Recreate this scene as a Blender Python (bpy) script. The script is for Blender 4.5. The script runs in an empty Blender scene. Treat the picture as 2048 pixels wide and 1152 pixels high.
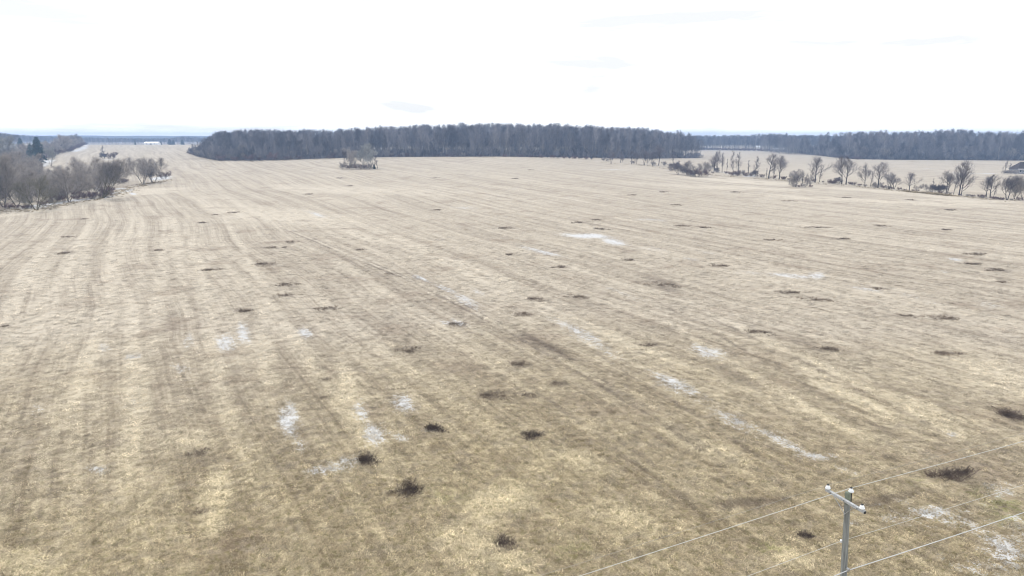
import bpy, math, random
import numpy as np
from mathutils import Vector, Matrix

R = math.radians
scene = bpy.context.scene
C = scene.collection

# ------------------------------------------------------------------ camera
CAM_H = 21.0
F = 1384.0                      # focal length in photo pixels (photo 2048 x 1152)
HORIZON = 273.0
PITCH = math.atan((576.0 - HORIZON) / F)
cam_d = bpy.data.cameras.new('camera')
cam_d.sensor_width = 36.0
cam_d.lens = 36.0 * F / 2048.0
cam_d.clip_start = 0.5
cam_d.clip_end = 20000.0
cam = bpy.data.objects.new('camera', cam_d)
C.objects.link(cam)
cam.location = (0, 0, CAM_H)
cam.rotation_euler = (math.pi / 2 - PITCH, 0, 0)
scene.camera = cam

# ------------------------------------------------------------------ sky
SUN_EL, SUN_AZ = R(42), R(-35)          # azimuth from +Y towards +X
world = bpy.data.worlds.new('World')
scene.world = world
world.use_nodes = True
nt = world.node_tree
nt.nodes.clear()
wo = nt.nodes.new('ShaderNodeOutputWorld')
bg = nt.nodes.new('ShaderNodeBackground')
bg.inputs['Strength'].default_value = 0.1
sky = nt.nodes.new('ShaderNodeTexSky')
sky.sky_type = 'NISHITA'
sky.sun_disc = False
sky.sun_elevation = SUN_EL
sky.sun_rotation = SUN_AZ
tc = nt.nodes.new('ShaderNodeTexCoord')
mp = nt.nodes.new('ShaderNodeMapping')
mp.inputs['Scale'].default_value = (1.2, 1.2, 9.0)
mp.inputs['Location'].default_value = (3.1, 1.7, 0.4)
cn = nt.nodes.new('ShaderNodeTexNoise')
cn.inputs['Scale'].default_value = 2.4
cn.inputs['Detail'].default_value = 5.0
cn.inputs['Roughness'].default_value = 0.55
cn.inputs['Distortion'].default_value = 0.5
cr = nt.nodes.new('ShaderNodeValToRGB')
cr.color_ramp.elements[0].position = 0.37
cr.color_ramp.elements[0].color = (6.52, 6.62, 6.66, 1)
cr.color_ramp.elements[1].position = 0.54
cr.color_ramp.elements[1].color = (11.6, 11.8, 12.0, 1)
cm = nt.nodes.new('ShaderNodeMixRGB')
cm.inputs['Fac'].default_value = 0.965   # the overcast hides nearly all of the clear sky
nt.links.new(tc.outputs['Generated'], mp.inputs['Vector'])
nt.links.new(mp.outputs['Vector'], cn.inputs['Vector'])
nt.links.new(cn.outputs['Fac'], cr.inputs['Fac'])
nt.links.new(sky.outputs['Color'], cm.inputs['Color1'])
nt.links.new(cr.outputs['Color'], cm.inputs['Color2'])
nt.links.new(cm.outputs['Color'], bg.inputs['Color'])
nt.links.new(bg.outputs['Background'], wo.inputs['Surface'])

# ------------------------------------------------------------------ sun
sd = bpy.data.lights.new('sun', 'SUN')
sd.energy = 1.3
sd.angle = R(14)
sd.color = (1.0, 0.96, 0.9)
sun = bpy.data.objects.new('sun', sd)
C.objects.link(sun)
sun_dir = Vector((math.sin(SUN_AZ) * math.cos(SUN_EL), math.cos(SUN_AZ) * math.cos(SUN_EL), math.sin(SUN_EL)))
sun.rotation_euler = sun_dir.to_track_quat('Z', 'Y').to_euler()
sun.location = sun_dir * 200

# ------------------------------------------------------------------ exposure
vs = scene.view_settings
vs.view_transform = 'Standard'
vs.look = 'None'
vs.exposure = 0.6
vs.gamma = 1.0
vs.use_curve_mapping = False
scene.render.engine = 'CYCLES'
scene.cycles.max_bounces = 4
scene.cycles.diffuse_bounces = 2
scene.cycles.volume_bounces = 0
scene.cycles.filter_width = 1.1
scene.cycles.use_denoising = True
scene.cycles.denoising_prefilter = 'ACCURATE'

rng = np.random.default_rng(7)
random.seed(7)

# ------------------------------------------------------------------ noise helpers (numpy)
def vnoise(x, y, seed=0):
    xi = np.floor(x).astype(np.int64); yi = np.floor(y).astype(np.int64)
    fx = x - xi; fy = y - yi
    fx = fx * fx * (3 - 2 * fx); fy = fy * fy * (3 - 2 * fy)
    def h(a, b):
        n = (a * 374761393 + b * 668265263 + seed * 1442695041) & 0x7fffffff
        n = ((n ^ (n >> 13)) * 1274126177) & 0x7fffffff
        n = n ^ (n >> 16)
        return (n & 0xffff) / 65535.0
    return (h(xi, yi) * (1 - fx) + h(xi + 1, yi) * fx) * (1 - fy) + (h(xi, yi + 1) * (1 - fx) + h(xi + 1, yi + 1) * fx) * fy

def fbm(x, y, seed=0, oct=4):
    s = 0; a = 0.5; t = 0
    for i in range(oct):
        s = s + a * vnoise(x, y, seed + i * 17); t += a
        x = x * 2.03 + 11.3; y = y * 2.03 + 5.7; a *= 0.5
    return s / t

# ------------------------------------------------------------------ terrain height
AZ = np.array([-180, -90, -60, -41, -31, -24, -13, -1, 7, 15, 26, 36.5, 60, 90, 180], float)
DD = np.array([0, 100, 200, 300, 400, 500, 600, 800, 1000, 1300, 2000, 3000, 7000], float)
_left = [0, 0, 0, .5, 1.5, 3, 4.5, 8, 11, 7, 4, 3, 0]
ZT = np.array([
    [0] * 13, [0] * 13,
    [0, 0, 0, .3, 1, 2, 3, 6, 9, 8, 6, 3, 0],
    [0, 0, 0, .4, 1.2, 2.5, 4, 8, 11, 9, 6, 3, 0],
    _left,
    [0, 0, 0, .8, 2.5, 4.5, 6, 9, 11, 7, 4, 3, 0],
    [0, 0, .3, 1.5, 3.8, 6, 6.5, 6, 5, 4, 3, 2, 0],
    [0, 0, .3, 2, 4.5, 6.5, 6.5, 5, 3, 2, 1, 1, 0],
    [0, 0, .2, 1.5, 3.5, 5, 5, 3.5, 2.5, 2, 1, 1, 0],
    [0, 0, 0, .5, 1.2, 2, 2.2, 2, 1.5, 1, 1, 1, 0],
    [0, 0, 0, 0, 0, .4, .6, 1, 1, 1, 1, 1, 0],
    [0, 0, 0, 0, 0, .2, .4, .8, 1, 1, 1, 1, 0],
    [0, 0, 0, 0, 0, 0, 0, 0, 0, 0, 0, 0, 0],
    [0] * 13, [0] * 13], float)
_ga = np.arange(-180, 181, 1.0)
_gd = np.concatenate([np.arange(0, 1500, 20.0), np.arange(1500, 7001, 100.0)])
_t1 = np.array([np.interp(_gd, DD, ZT[i]) for i in range(len(AZ))])
_tab = np.array([np.interp(_ga, AZ, _t1[:, j]) for j in range(len(_gd))]).T
for _ in range(4):
    p = np.pad(_tab, ((0, 0), (1, 1)), mode='edge')
    _tab = 0.25 * p[:, :-2] + 0.5 * p[:, 1:-1] + 0.25 * p[:, 2:]
    p = np.pad(_tab, ((1, 1), (0, 0)), mode='edge')
    _tab = 0.25 * p[:-2] + 0.5 * p[1:-1] + 0.25 * p[2:]

def zt(x, y):
    x = np.asarray(x, float); y = np.asarray(y, float)
    d = np.hypot(x, y); a = np.degrees(np.arctan2(x, y))
    i = np.clip(a + 180, 0, 359.999); i0 = i.astype(int); fi = i - i0
    j = np.interp(d, _gd, np.arange(len(_gd))); j0 = np.minimum(j.astype(int), len(_gd) - 2); fj = j - j0
    z = (_tab[i0, j0] * (1 - fj) + _tab[i0, j0 + 1] * fj) * (1 - fi) + (_tab[i0 + 1, j0] * (1 - fj) + _tab[i0 + 1, j0 + 1] * fj) * fi
    und = (fbm(x / 60, y / 60, 3, 2) - 0.5) * 0.9 * np.clip((d - 30) / 60, 0, 1)
    micro = (fbm(x / 2.2, y / 2.2, 9, 3) - 0.5) * 0.16 * np.clip(1.4 - d / 150, 0, 1)
    return z + und + micro

cp, sp = math.cos(PITCH), math.sin(PITCH)
def ray(px, py):
    u = (px - 1024) / F; v = (py - 576) / F
    return u, cp - sp * v, -(sp + cp * v)          # right, forward, up (per unit camera depth)

def ground(px, py):
    """point of the terrain seen at photo pixel (px, py): first hit, marched along the ray"""
    rx, ry, rz = ray(px, py)
    t = np.arange(15, 2200, 0.25)
    dz = CAM_H + rz * t - zt(rx * t, ry * t)
    k = np.argmax(dz <= 0) if (dz <= 0).any() else len(t) - 1
    if k > 0 and dz[k] <= 0:
        s = dz[k - 1] / (dz[k - 1] - dz[k]); tt = t[k - 1] + s * 0.25
    else:
        tt = t[k]
    x, y = rx * tt, ry * tt
    return float(x), float(y), float(zt(x, y)), float(tt)

def at_depth(px, depth):
    """ground point below the column px at a given forward distance"""
    zc = depth * cp + CAM_H * 0.6 * sp
    x = (px - 1024) / F * zc
    return x, depth, float(zt(x, depth)), zc

# ------------------------------------------------------------------ node helpers
def new_mat(name):
    m = bpy.data.materials.new(name); m.use_nodes = True
    n = m.node_tree; b = n.nodes['Principled BSDF']
    b.inputs['Roughness'].default_value = 0.9
    b.inputs['Specular IOR Level'].default_value = 0.15
    return m, n, b

def simple_mat(name, col, rough=0.8, var=0.25, scale=6.0, metallic=0.0, rand=0.0, spec=0.2, stretch=(1, 1, 1)):
    m, n, b = new_mat(name)
    b.inputs['Roughness'].default_value = rough
    b.inputs['Metallic'].default_value = metallic
    b.inputs['Specular IOR Level'].default_value = spec
    t = n.nodes.new('ShaderNodeTexCoord'); mpn = n.nodes.new('ShaderNodeMapping')
    mpn.inputs['Scale'].default_value = stretch
    no = n.nodes.new('ShaderNodeTexNoise'); no.inputs['Scale'].default_value = scale; no.inputs['Detail'].default_value = 4
    n.links.new(t.outputs['Object'], mpn.inputs['Vector']); n.links.new(mpn.outputs['Vector'], no.inputs['Vector'])
    mr = n.nodes.new('ShaderNodeMapRange')
    mr.inputs['From Min'].default_value = 0.3; mr.inputs['From Max'].default_value = 0.7
    mr.inputs['To Min'].default_value = 1 - var; mr.inputs['To Max'].default_value = 1 + var
    n.links.new(no.outputs['Fac'], mr.inputs['Value'])
    val = mr.outputs['Result']
    if rand:
        oi = n.nodes.new('ShaderNodeObjectInfo'); r2 = n.nodes.new('ShaderNodeMapRange')
        r2.inputs['To Min'].default_value = 1 - rand; r2.inputs['To Max'].default_value = 1 + rand
        n.links.new(oi.outputs['Random'], r2.inputs['Value'])
        mu = n.nodes.new('ShaderNodeMath'); mu.operation = 'MULTIPLY'
        n.links.new(val, mu.inputs[0]); n.links.new(r2.outputs['Result'], mu.inputs[1]); val = mu.outputs[0]
    vm = n.nodes.new('ShaderNodeVectorMath'); vm.operation = 'SCALE'
    vm.inputs[0].default_value = col[:3]
    n.links.new(val, vm.inputs['Scale'])
    n.links.new(vm.outputs['Vector'], b.inputs['Base Color'])
    return m

def N(tree, typ, **kw):
    nd = tree.nodes.new(typ)
    for k, v in kw.items():
        setattr(nd, k, v)
    return nd

def mathn(tree, op, a, b=None, clamp=False):
    nd = tree.nodes.new('ShaderNodeMath'); nd.operation = op; nd.use_clamp = clamp
    for i, q in enumerate((a, b)):
        if q is None: continue
        if isinstance(q, (int, float)): nd.inputs[i].default_value = q
        else: tree.links.new(q, nd.inputs[i])
    return nd.outputs[0]

def noise(tree, vec, scale, detail=3, rough=0.5, dist=0.0):
    nd = tree.nodes.new('ShaderNodeTexNoise')
    nd.inputs['Scale'].default_value = scale; nd.inputs['Detail'].default_value = detail
    nd.inputs['Roughness'].default_value = rough; nd.inputs['Distortion'].default_value = dist
    tree.links.new(vec, nd.inputs['Vector'])
    return nd.outputs['Fac']

def rng_map(tree, v, a, b, c=0.0, d=1.0):
    nd = tree.nodes.new('ShaderNodeMapRange'); nd.interpolation_type = 'SMOOTHSTEP'
    for k, q in zip(('From Min', 'From Max', 'To Min', 'To Max'), (a, b, c, d)):
        nd.inputs[k].default_value = q
    tree.links.new(v, nd.inputs['Value'])
    return nd.outputs['Result']

def mixc(tree, fac, a, b):
    nd = tree.nodes.new('ShaderNodeMixRGB')
    for k, q in (('Fac', fac), ('Color1', a), ('Color2', b)):
        if isinstance(q, (int, float)): nd.inputs[k].default_value = q
        elif isinstance(q, tuple): nd.inputs[k].default_value = (*q, 1)
        else: tree.links.new(q, nd.inputs[k])
    return nd.outputs['Color']

# ------------------------------------------------------------------ the dry field's colour, shared by soil sheet and grass
ROW = R(-29)
def field_nodes(tree, attr_type):
    """returns (colour, fine noise) sockets, driven by world position and by the painted patches"""
    geo = N(tree, 'ShaderNodeNewGeometry')
    P = geo.outputs['Position']
    def attr(nm):
        nd = N(tree, 'ShaderNodeAttribute', attribute_name=nm, attribute_type=attr_type); return nd.outputs['Fac']
    sep = N(tree, 'ShaderNodeSeparateXYZ'); tree.links.new(P, sep.inputs[0])
    X, Y = sep.outputs[0], sep.outputs[1]
    flat = N(tree, 'ShaderNodeCombineXYZ'); tree.links.new(X, flat.inputs[0]); tree.links.new(Y, flat.inputs[1])
    PF = flat.outputs[0]
    warp = mathn(tree, 'MULTIPLY', mathn(tree, 'SUBTRACT', noise(tree, PF, 0.009, 1), 0.5), 14.0)
    warp2 = mathn(tree, 'MULTIPLY', mathn(tree, 'SUBTRACT', noise(tree, PF, 0.12, 1), 0.5), 0.6)
    u = mathn(tree, 'ADD', mathn(tree, 'MULTIPLY', X, math.cos(ROW)), mathn(tree, 'MULTIPLY', Y, -math.sin(ROW)))
    u = mathn(tree, 'ADD', mathn(tree, 'ADD', u, warp), warp2)
    v = mathn(tree, 'ADD', mathn(tree, 'MULTIPLY', X, math.sin(ROW)), mathn(tree, 'MULTIPLY', Y, math.cos(ROW)))
    def rows(su, sv, detail):
        cb = N(tree, 'ShaderNodeCombineXYZ')
        tree.links.new(mathn(tree, 'MULTIPLY', u, su), cb.inputs[0]); tree.links.new(mathn(tree, 'MULTIPLY', v, sv), cb.inputs[1])
        return noise(tree, cb.outputs[0], 1.0, detail, 0.55)
    s1 = rows(0.42, 0.006, 3)           # broad swaths
    s2 = rows(1.5, 0.018, 3)
    s3 = rows(4.2, 0.05, 2)            # drill rows
    big = noise(tree, PF, 0.035, 3, 0.55, 0.6)
    med = noise(tree, PF, 0.33, 4, 0.6, 0.8)
    clump = noise(tree, PF, 1.9, 4, 0.65, 0.6)
    fine = noise(tree, PF, 7.5, 3, 0.7)
    hue = noise(tree, PF, 0.11, 3, 0.6)
    hue2 = noise(tree, PF, 2.7, 3, 0.6)
    near_tone = attr('near_tone')                 # 1 by the road: grassier; 0 on stubble, painted paler for haze and grazing view
    snow = attr('snow'); dark = attr('dark'); straw = attr('straw'); green = attr('green')
    # mix value of pale straw against brown thatch
    rowk = mathn(tree, 'SUBTRACT', 1.0, mathn(tree, 'MULTIPLY', near_tone, 0.42))
    rsum = mathn(tree, 'ADD', mathn(tree, 'ADD', mathn(tree, 'MULTIPLY', mathn(tree, 'SUBTRACT', s1, .5), 1.1), mathn(tree, 'MULTIPLY', mathn(tree, 'SUBTRACT', s3, .5), 0.6)), mathn(tree, 'MULTIPLY', mathn(tree, 'SUBTRACT', s2, .5), 0.6))
    k = mathn(tree, 'ADD', mathn(tree, 'MULTIPLY', rsum, rowk), 1.12)
    k = mathn(tree, 'ADD', k, mathn(tree, 'MULTIPLY', big, 0.25))
    k = mathn(tree, 'ADD', k, mathn(tree, 'MULTIPLY', med, 0.42))
    k = mathn(tree, 'ADD', k, mathn(tree, 'MULTIPLY', clump, 0.75))
    k = mathn(tree, 'ADD', k, mathn(tree, 'MULTIPLY', fine, 0.6))
    k = mathn(tree, 'SUBTRACT', k, mathn(tree, 'MULTIPLY', near_tone, 0.10))
    k = mathn(tree, 'ADD', k, mathn(tree, 'MULTIPLY', straw, 0.62))
    kk = rng_map(tree, k, 1.62, 2.56)
    far = mixc(tree, kk, (0.252, 0.21, 0.162), (0.488, 0.432, 0.35))
    near = mixc(tree, kk, (0.168, 0.128, 0.076), (0.525, 0.445, 0.292))
    col = mixc(tree, near_tone, far, near)
    # reddish-brown weeds, olive regrowth, greyish thatch
    col = mixc(tree, mathn(tree, 'MULTIPLY', rng_map(tree, hue, 0.52, 0.72), 0.42), col, (0.19, 0.14, 0.10))
    col = mixc(tree, mathn(tree, 'MULTIPLY', rng_map(tree, noise(tree, PF, 0.7, 4, 0.65, 0.5), 0.5, 0.66), 0.25), col, (0.245, 0.21, 0.175))
    ol = mathn(tree, 'MULTIPLY', rng_map(tree, hue2, 0.50, 0.66), mathn(tree, 'ADD', mathn(tree, 'MULTIPLY', near_tone, 0.42), 0.05))
    col = mixc(tree, ol, col, (0.135, 0.12, 0.04))
    col = mixc(tree, mathn(tree, 'MULTIPLY', green, rng_map(tree, clump, 0.4, 0.6)), col, (0.15, 0.165, 0.028))
    dk = rng_map(tree, mathn(tree, 'ADD', dark, mathn(tree, 'MULTIPLY', mathn(tree, 'SUBTRACT', clump, 0.5), 0.9)), 0.3, 0.8)
    col = mixc(tree, mathn(tree, 'MULTIPLY', dk, 0.6), col, (0.085, 0.062, 0.05))
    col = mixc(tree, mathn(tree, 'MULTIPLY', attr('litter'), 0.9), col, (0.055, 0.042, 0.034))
    sn = mathn(tree, 'ADD', snow, mathn(tree, 'MULTIPLY', mathn(tree, 'SUBTRACT', fine, 0.5), 2.2))
    sn = mathn(tree, 'ADD', sn, mathn(tree, 'MULTIPLY', mathn(tree, 'SUBTRACT', clump, 0.5), 1.6))
    sn = mathn(tree, 'ADD', sn, mathn(tree, 'MULTIPLY', mathn(tree, 'SUBTRACT', s2, 0.5), 1.0))
    sn = rng_map(tree, sn, 0.44, 0.84)
    sn = mathn(tree, 'MULTIPLY', sn, rng_map(tree, snow, 0.02, 0.15))
    return col, sn, fine, clump, s2

def make_ground_mat():
    m, n, b = new_mat('dry_field')
    col, sn, fine, clump, s2 = field_nodes(n, 'GEOMETRY')
    col = mixc(n, mathn(n, 'MULTIPLY', sn, 0.95), col, (0.515, 0.52, 0.53))
    n.links.new(col, b.inputs['Base Color'])
    b.inputs['Roughness'].default_value = 0.95
    bp = N(n, 'ShaderNodeBump'); bp.inputs['Strength'].default_value = 0.7; bp.inputs['Distance'].default_value = 0.12
    hgt = mathn(n, 'ADD', mathn(n, 'MULTIPLY', clump, 0.6), mathn(n, 'ADD', mathn(n, 'MULTIPLY', fine, 0.4), mathn(n, 'MULTIPLY', s2, 0.8)))
    n.links.new(hgt, bp.inputs['Height']); n.links.new(bp.outputs['Normal'], b.inputs['Normal'])
    return m

def make_grass_mat():
    m, n, b = new_mat('dry_grass')
    col, sn, fine, clump, s2 = field_nodes(n, 'INSTANCER')
    oi = N(n, 'ShaderNodeObjectInfo')
    g = rng_map(n, oi.outputs['Random'], 0, 1, 0.74, 1.5)
    g = mathn(n, 'ADD', g, mathn(n, 'MULTIPLY', rng_map(n, mathn(n, 'FRACT', mathn(n, 'MULTIPLY', oi.outputs['Random'], 37.7)), .84, .92), .55))
    vm = N(n, 'ShaderNodeVectorMath', operation='SCALE'); n.links.new(col, vm.inputs[0]); n.links.new(g, vm.inputs['Scale'])
    c2 = mixc(n, mathn(n, 'MULTIPLY', sn, 0.45), vm.outputs['Vector'], (0.48, 0.49, 0.52))
    n.links.new(c2, b.inputs['Base Color'])
    return m

MAT_GROUND = make_ground_mat()
MAT_GRASS = make_grass_mat()

# ------------------------------------------------------------------ patches on the field, read off the photograph
def patch(px, py, w, h, ang=0.0, s=1.0):
    c = ground(px, py); ca, sa = math.cos(R(ang)), math.sin(R(ang))
    a = ground(px + ca * w / 2, py + sa * w / 2); b_ = ground(px - sa * h / 2, py + ca * h / 2)
    return (c[0], c[1], a[0] - c[0], a[1] - c[1], b_[0] - c[0], b_[1] - c[1], s)

SNOW = [patch(*p) for p in [
    (1165, 472, 110, 10, 4, 1.0), (1225, 484, 60, 12, 10, .9), (1075, 502, 80, 8, 14, .75), (1300, 498, 80, 10, 6, .35),
    (640, 428, 40, 9, 12, .6), (610, 664, 34, 18, 20, .95), (488, 668, 26, 42, 0, .75), (452, 688, 46, 34, 0, .7),
    (374, 682, 24, 34, 0, .6), (210, 696, 26, 18, 0, .6), (272, 713, 34, 10, -8, .7), (356, 738, 40, 20, 0, .5),
    (845, 556, 40, 8, 22, .8), (895, 578, 60, 9, 26, .7), (935, 600, 70, 16, 26, .8), (960, 585, 30, 8, 22, .6), (912, 645, 50, 12, 5, .65),
    (575, 838, 40, 70, 0, .85), (600, 890, 40, 30, 0, .6), (640, 938, 70, 24, -8, .65), (695, 925, 60, 34, -10, .7), (752, 866, 44, 44, 25, .85),
    (725, 822, 30, 54, -20, .7), (808, 806, 50, 34, 10, .85), (800, 875, 40, 16, 5, .6), (865, 858, 30, 14, 0, .6),
    (190, 942, 44, 22, 5, .6), (270, 800, 20, 40, 0, .4), (80, 820, 40, 30, 0, .3),
    (1160, 672, 180, 24, 30, .62), (1420, 702, 70, 22, 10, .8), (1350, 770, 130, 28, 24, .68), (1470, 838, 110, 26, 27, .6),
    (1565, 880, 130, 18, 28, .65), (1640, 914, 80, 14, 5, .75), (1700, 940, 60, 14, 10, .4), (1250, 590, 120, 12, 18, .4),
    (1590, 552, 110, 9, 4, .65), (1640, 552, 40, 14, 0, .8), (1730, 578, 60, 7, 8, .6), (1500, 545, 70, 8, 4, .45),
    (1912, 521, 26, 5, 8, .8), (1890, 545, 26, 5, 8, .55), (1820, 590, 70, 10, 12, .45), (1975, 610, 60, 16, 10, .45), (1860, 605, 40, 8, 10, .4),
    (2010, 1105, 110, 60, 25, .8), (1850, 1030, 150, 24, -5, .7), (1780, 1042, 60, 14, 10, .6), (1990, 985, 80, 40, 0, .55), (1900, 870, 24, 10, 10, .7),
    (1955, 1070, 60, 24, 20, .45), (1900, 1045, 240, 34, 4, .42), (2040, 1060, 80, 60, 20, .5), (1960, 1140, 160, 40, 15, .5), (1760, 1010, 120, 20, -8, .35), (1700, 1045, 40, 16, 0, .6), (1380, 520, 60, 6, 5, .5), (1310, 440, 60, 5, 3, .6), (930, 415, 60, 5, 3, .5),
    (880, 480, 50, 5, 8, .35), (1420, 505, 60, 7, 6, .4),
    (140, 403, 120, 5, -7, 1.3), (85, 414, 34, 6, -5, 1.2), (228, 393, 26, 5, -8, 1.2), (233, 386, 30, 5, -5, 1.0), (232, 378, 20, 3, 0, 1.0),
    (256, 381, 12, 4, 0, 1.4), (270, 387, 12, 4, 0, 1.4), (322, 357, 36, 7, -4, 1.2),
    (1503, 352, 30, 4, 0, 1.0)]]
def strip(pix, width, s):
    f = [ground(a, b)[:2] for a, b in pix]; out = []
    for (x0, y0), (x1, y1) in zip(f[:-1], f[1:]):
        dx, dy = (x1 - x0) / 2, (y1 - y0) / 2; L = math.hypot(dx, dy)
        out.append(((x0 + x1) / 2, (y0 + y1) / 2, dx * 1.1, dy * 1.1, -dy / L * width / 2, dx / L * width / 2, s))
    return out
SNOW += strip([(44, 351), (62, 343)], 7, 1.2) + strip([(72, 334), (88, 326), (100, 320)], 7, 1.2) + strip([(124, 312), (140, 307)], 3, .7) + strip([(150, 303), (162, 298), (170, 293), (177, 288.5)], 8, 1.3)
SNOW += strip([(-40, 304), (0, 298), (30, 293), (55, 289)], 40, 1.2) + strip([(-40, 312), (20, 302)], 16, .8)
SNOW += strip([(200, 319), (236, 318.5)], 7, .9) + strip([(180, 288.3), (240, 288)], 20, 1.1) + strip([(250, 288), (290, 288)], 14, .8) + strip([(318, 288.3), (370, 288.5)], 22, 1.1)
SNOW += strip([(1906, 346), (1960, 346.6), (2000, 347)], 5, 1.3) + strip([(1760, 332), (1840, 336), (1880, 338)], 4, .7) + strip([(1820, 327), (1900, 328)], 6, .6)
SNOW += strip([(1430, 343), (1452, 345), (1475, 349)], 3.5, .9) + strip([(1190, 339.5), (1270, 340.5)], 5, .8) + strip([(1310, 345), (1400, 347)], 4, .4)

# dark dead-weed clumps: (px, py, width px, height px)
WEEDS = [
    (1010, 1088, 62, 40), (815, 982, 64, 46), (738, 920, 54, 36), (1062, 870, 42, 30), (1035, 728, 58, 24), (820, 700, 58, 20),
    (872, 858, 54, 20), (985, 790, 66, 28), (1056, 790, 44, 20), (1110, 768, 38, 14), (2028, 832, 66, 34), (1900, 950, 100, 34),
    (1612, 1073, 46, 16), (1070, 598, 40, 12), (1155, 594, 42, 14), (1046, 628, 42, 12), (490, 622, 48, 11), (570, 570, 52, 10),
    (574, 590, 36, 10), (531, 528, 46, 12), (581, 484, 26, 9), (545, 495, 26, 6), (568, 495, 18, 6), (420, 540, 46, 7), (648, 618, 50, 14),
    (915, 648, 46, 15), (780, 548, 22, 6), (718, 500, 22, 6), (1018, 509, 26, 7), (1120, 534, 34, 8), (1300, 690, 40, 10),
    (1580, 586, 50, 10), (1640, 600, 62, 12), (1755, 578, 30, 7), (1945, 528, 54, 6), (1992, 540, 48, 8), (1955, 508, 46, 7), (1890, 638, 64, 18),
    (1815, 632, 44, 10), (2005, 565, 30, 6), (404, 446, 26, 4), (470, 425, 22, 4), (428, 430, 16, 4), (170, 438, 14, 3), (132, 474, 22, 5), (315, 501, 24, 5),
    (130, 506, 40, 10), (400, 905, 50, 26), (405, 1022, 30, 30), (1440, 532, 40, 8), (1330, 570, 60, 18), (1510, 665, 60, 10),
    (1660, 700, 60, 14), (1890, 708, 64, 12), (1360, 452, 34, 5), (1410, 455, 30, 4), (1640, 455, 44, 5), (1760, 452, 30, 5), (1895, 460, 34, 5),
    (1155, 445, 30, 5), (1190, 440, 20, 4), (1010, 456, 34, 7), (1200, 458, 30, 6), (1260, 520, 30, 7), (875, 420, 24, 4), (1115, 768, 30, 10),
    (655, 758, 24, 10), (650, 795, 28, 10), (1545, 480, 30, 5), (10, 652, 30, 8), (1690, 478, 36, 5), (1060, 340, 14, 2.4), (870, 356, 16, 2.4), (1030, 357, 18, 2.6),
    (680, 356, 20, 2.6), (620, 388, 20, 3), (700, 372, 18, 3), (1265, 390, 22, 3), (1325, 384, 20, 3), (1470, 384, 26, 3), (1580, 402, 26, 3), (1690, 395, 24, 3), (1820, 400, 26, 3), (1900, 420, 30, 4), (1350, 410, 24, 3)]
DARK = [patch(p[0], p[1], p[2] * 1.1, p[3] * 1.1, 0, .6) for p in WEEDS] + [patch(*p) for p in [
    (1100, 1020, 10, 10, 0, .2), (620, 860, 110, 60, 10, .5), (400, 915, 120, 60, 0, .5), (1330, 572, 120, 36, 20, .6), (1480, 755, 160, 30, 25, .5),
    (1620, 690, 160, 24, 18, .55), (1080, 690, 170, 18, 27, .85), (1240, 790, 220, 16, 27, .6), (1270, 905, 200, 16, 36, .6), (1500, 1005, 200, 22, -4, .75),
    (1760, 1000, 220, 26, -8, .7), (1930, 960, 150, 40, 10, .6), (1590, 850, 200, 30, 25, .4), (430, 560, 60, 60, 0, .35), (350, 640, 120, 40, 0, .35), (540, 790, 80, 80, 10, .35),
    (290, 590, 50, 80, 0, .3), (1900, 640, 120, 30, 10, .4), (640, 700, 130, 24, 0, .35), (560, 450, 120, 26, 0, .3), (1560, 620, 160, 24, 15, .35), (900, 960, 60, 30, 10, .2),
    (385, 318, 60, 6, 0, .5), (420, 312, 40, 4, 0, .5), (1480, 430, 300, 8, 3, .25), (1760, 430, 300, 8, 3, .3), (1900, 490, 260, 14, 5, .3), (1750, 540, 300, 20, 8, .3),
    (700, 740, 26, 150, -18, .3), (860, 720, 20, 150, -8, .35), (925, 730, 20, 130, -8, .35), (850, 560, 260, 8, 25, .55), (700, 520, 200, 5, 25, .6)]]
STRAW = [patch(*p) for p in [
    (430, 1000, 50, 130, 8, .9), (1000, 1005, 100, 60, -15, 1.0), (940, 1080, 120, 50, 10, .7), (50, 1130, 100, 40, 5, .9), (380, 880, 90, 40, 0, .7), (1850, 830, 160, 34, 27, .9),
    (1700, 790, 220, 20, 27, .8), (1980, 750, 120, 50, 20, .7), (1150, 920, 120, 30, 20, .5), (1400, 890, 160, 26, 24, .6), (700, 780, 30, 160, -16, .6), (530, 690, 26, 180, -6, .6),
    (265, 700, 22, 280, 0, .6), (230, 520, 20, 160, 4, .6), (160, 560, 24, 240, 14, .7), (60, 560, 26, 260, 26, .7), (350, 480, 16, 160, -8, .6), (285, 470, 12, 140, 0, .5), (390, 520, 20, 170, -14, .6),
    (560, 430, 260, 24, 4, .6), (850, 500, 300, 12, 22, .7), (1000, 570, 260, 14, 24, .7), (700, 460, 200, 10, 18, .6), (120, 640, 120, 60, 0, .4), (700, 380, 300, 12, 2, .5), (1200, 660, 260, 18, 24, .4),
    (1450, 375, 300, 6, 2, .6), (1700, 400, 400, 6, 3, .6), (1900, 408, 240, 5, 2, .7), (1000, 1120, 160, 40, 0, .5), (1560, 1120, 100, 40, 0, .6), (1260, 1040, 120, 40, 20, .4),
    (60, 424, 160, 5, -8, 1.3), (180, 403, 140, 4, -8, 1.3), (280, 384, 120, 10, -4, 1.0), (1480, 362, 240, 6, 4, .9), (1750, 382, 240, 4, 4, .9), (1950, 402, 200, 4, 1, .9), (1860, 386, 90, 9, 8, 1.5)]]
T1 = [(560, 455), (700, 512), (850, 575), (1000, 655), (1150, 742), (1300, 832), (1450, 930)]
for off, w_, s_ in ((0, .7, .8), (16, .6, .7), (-34, .6, .55)):
    DARK += strip([(a + off * (b / 600), b) for a, b in T1], w_, s_)
STRAW += strip([(a + 8 * (b / 600), b) for a, b in T1], 1.0, .5)
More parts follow.
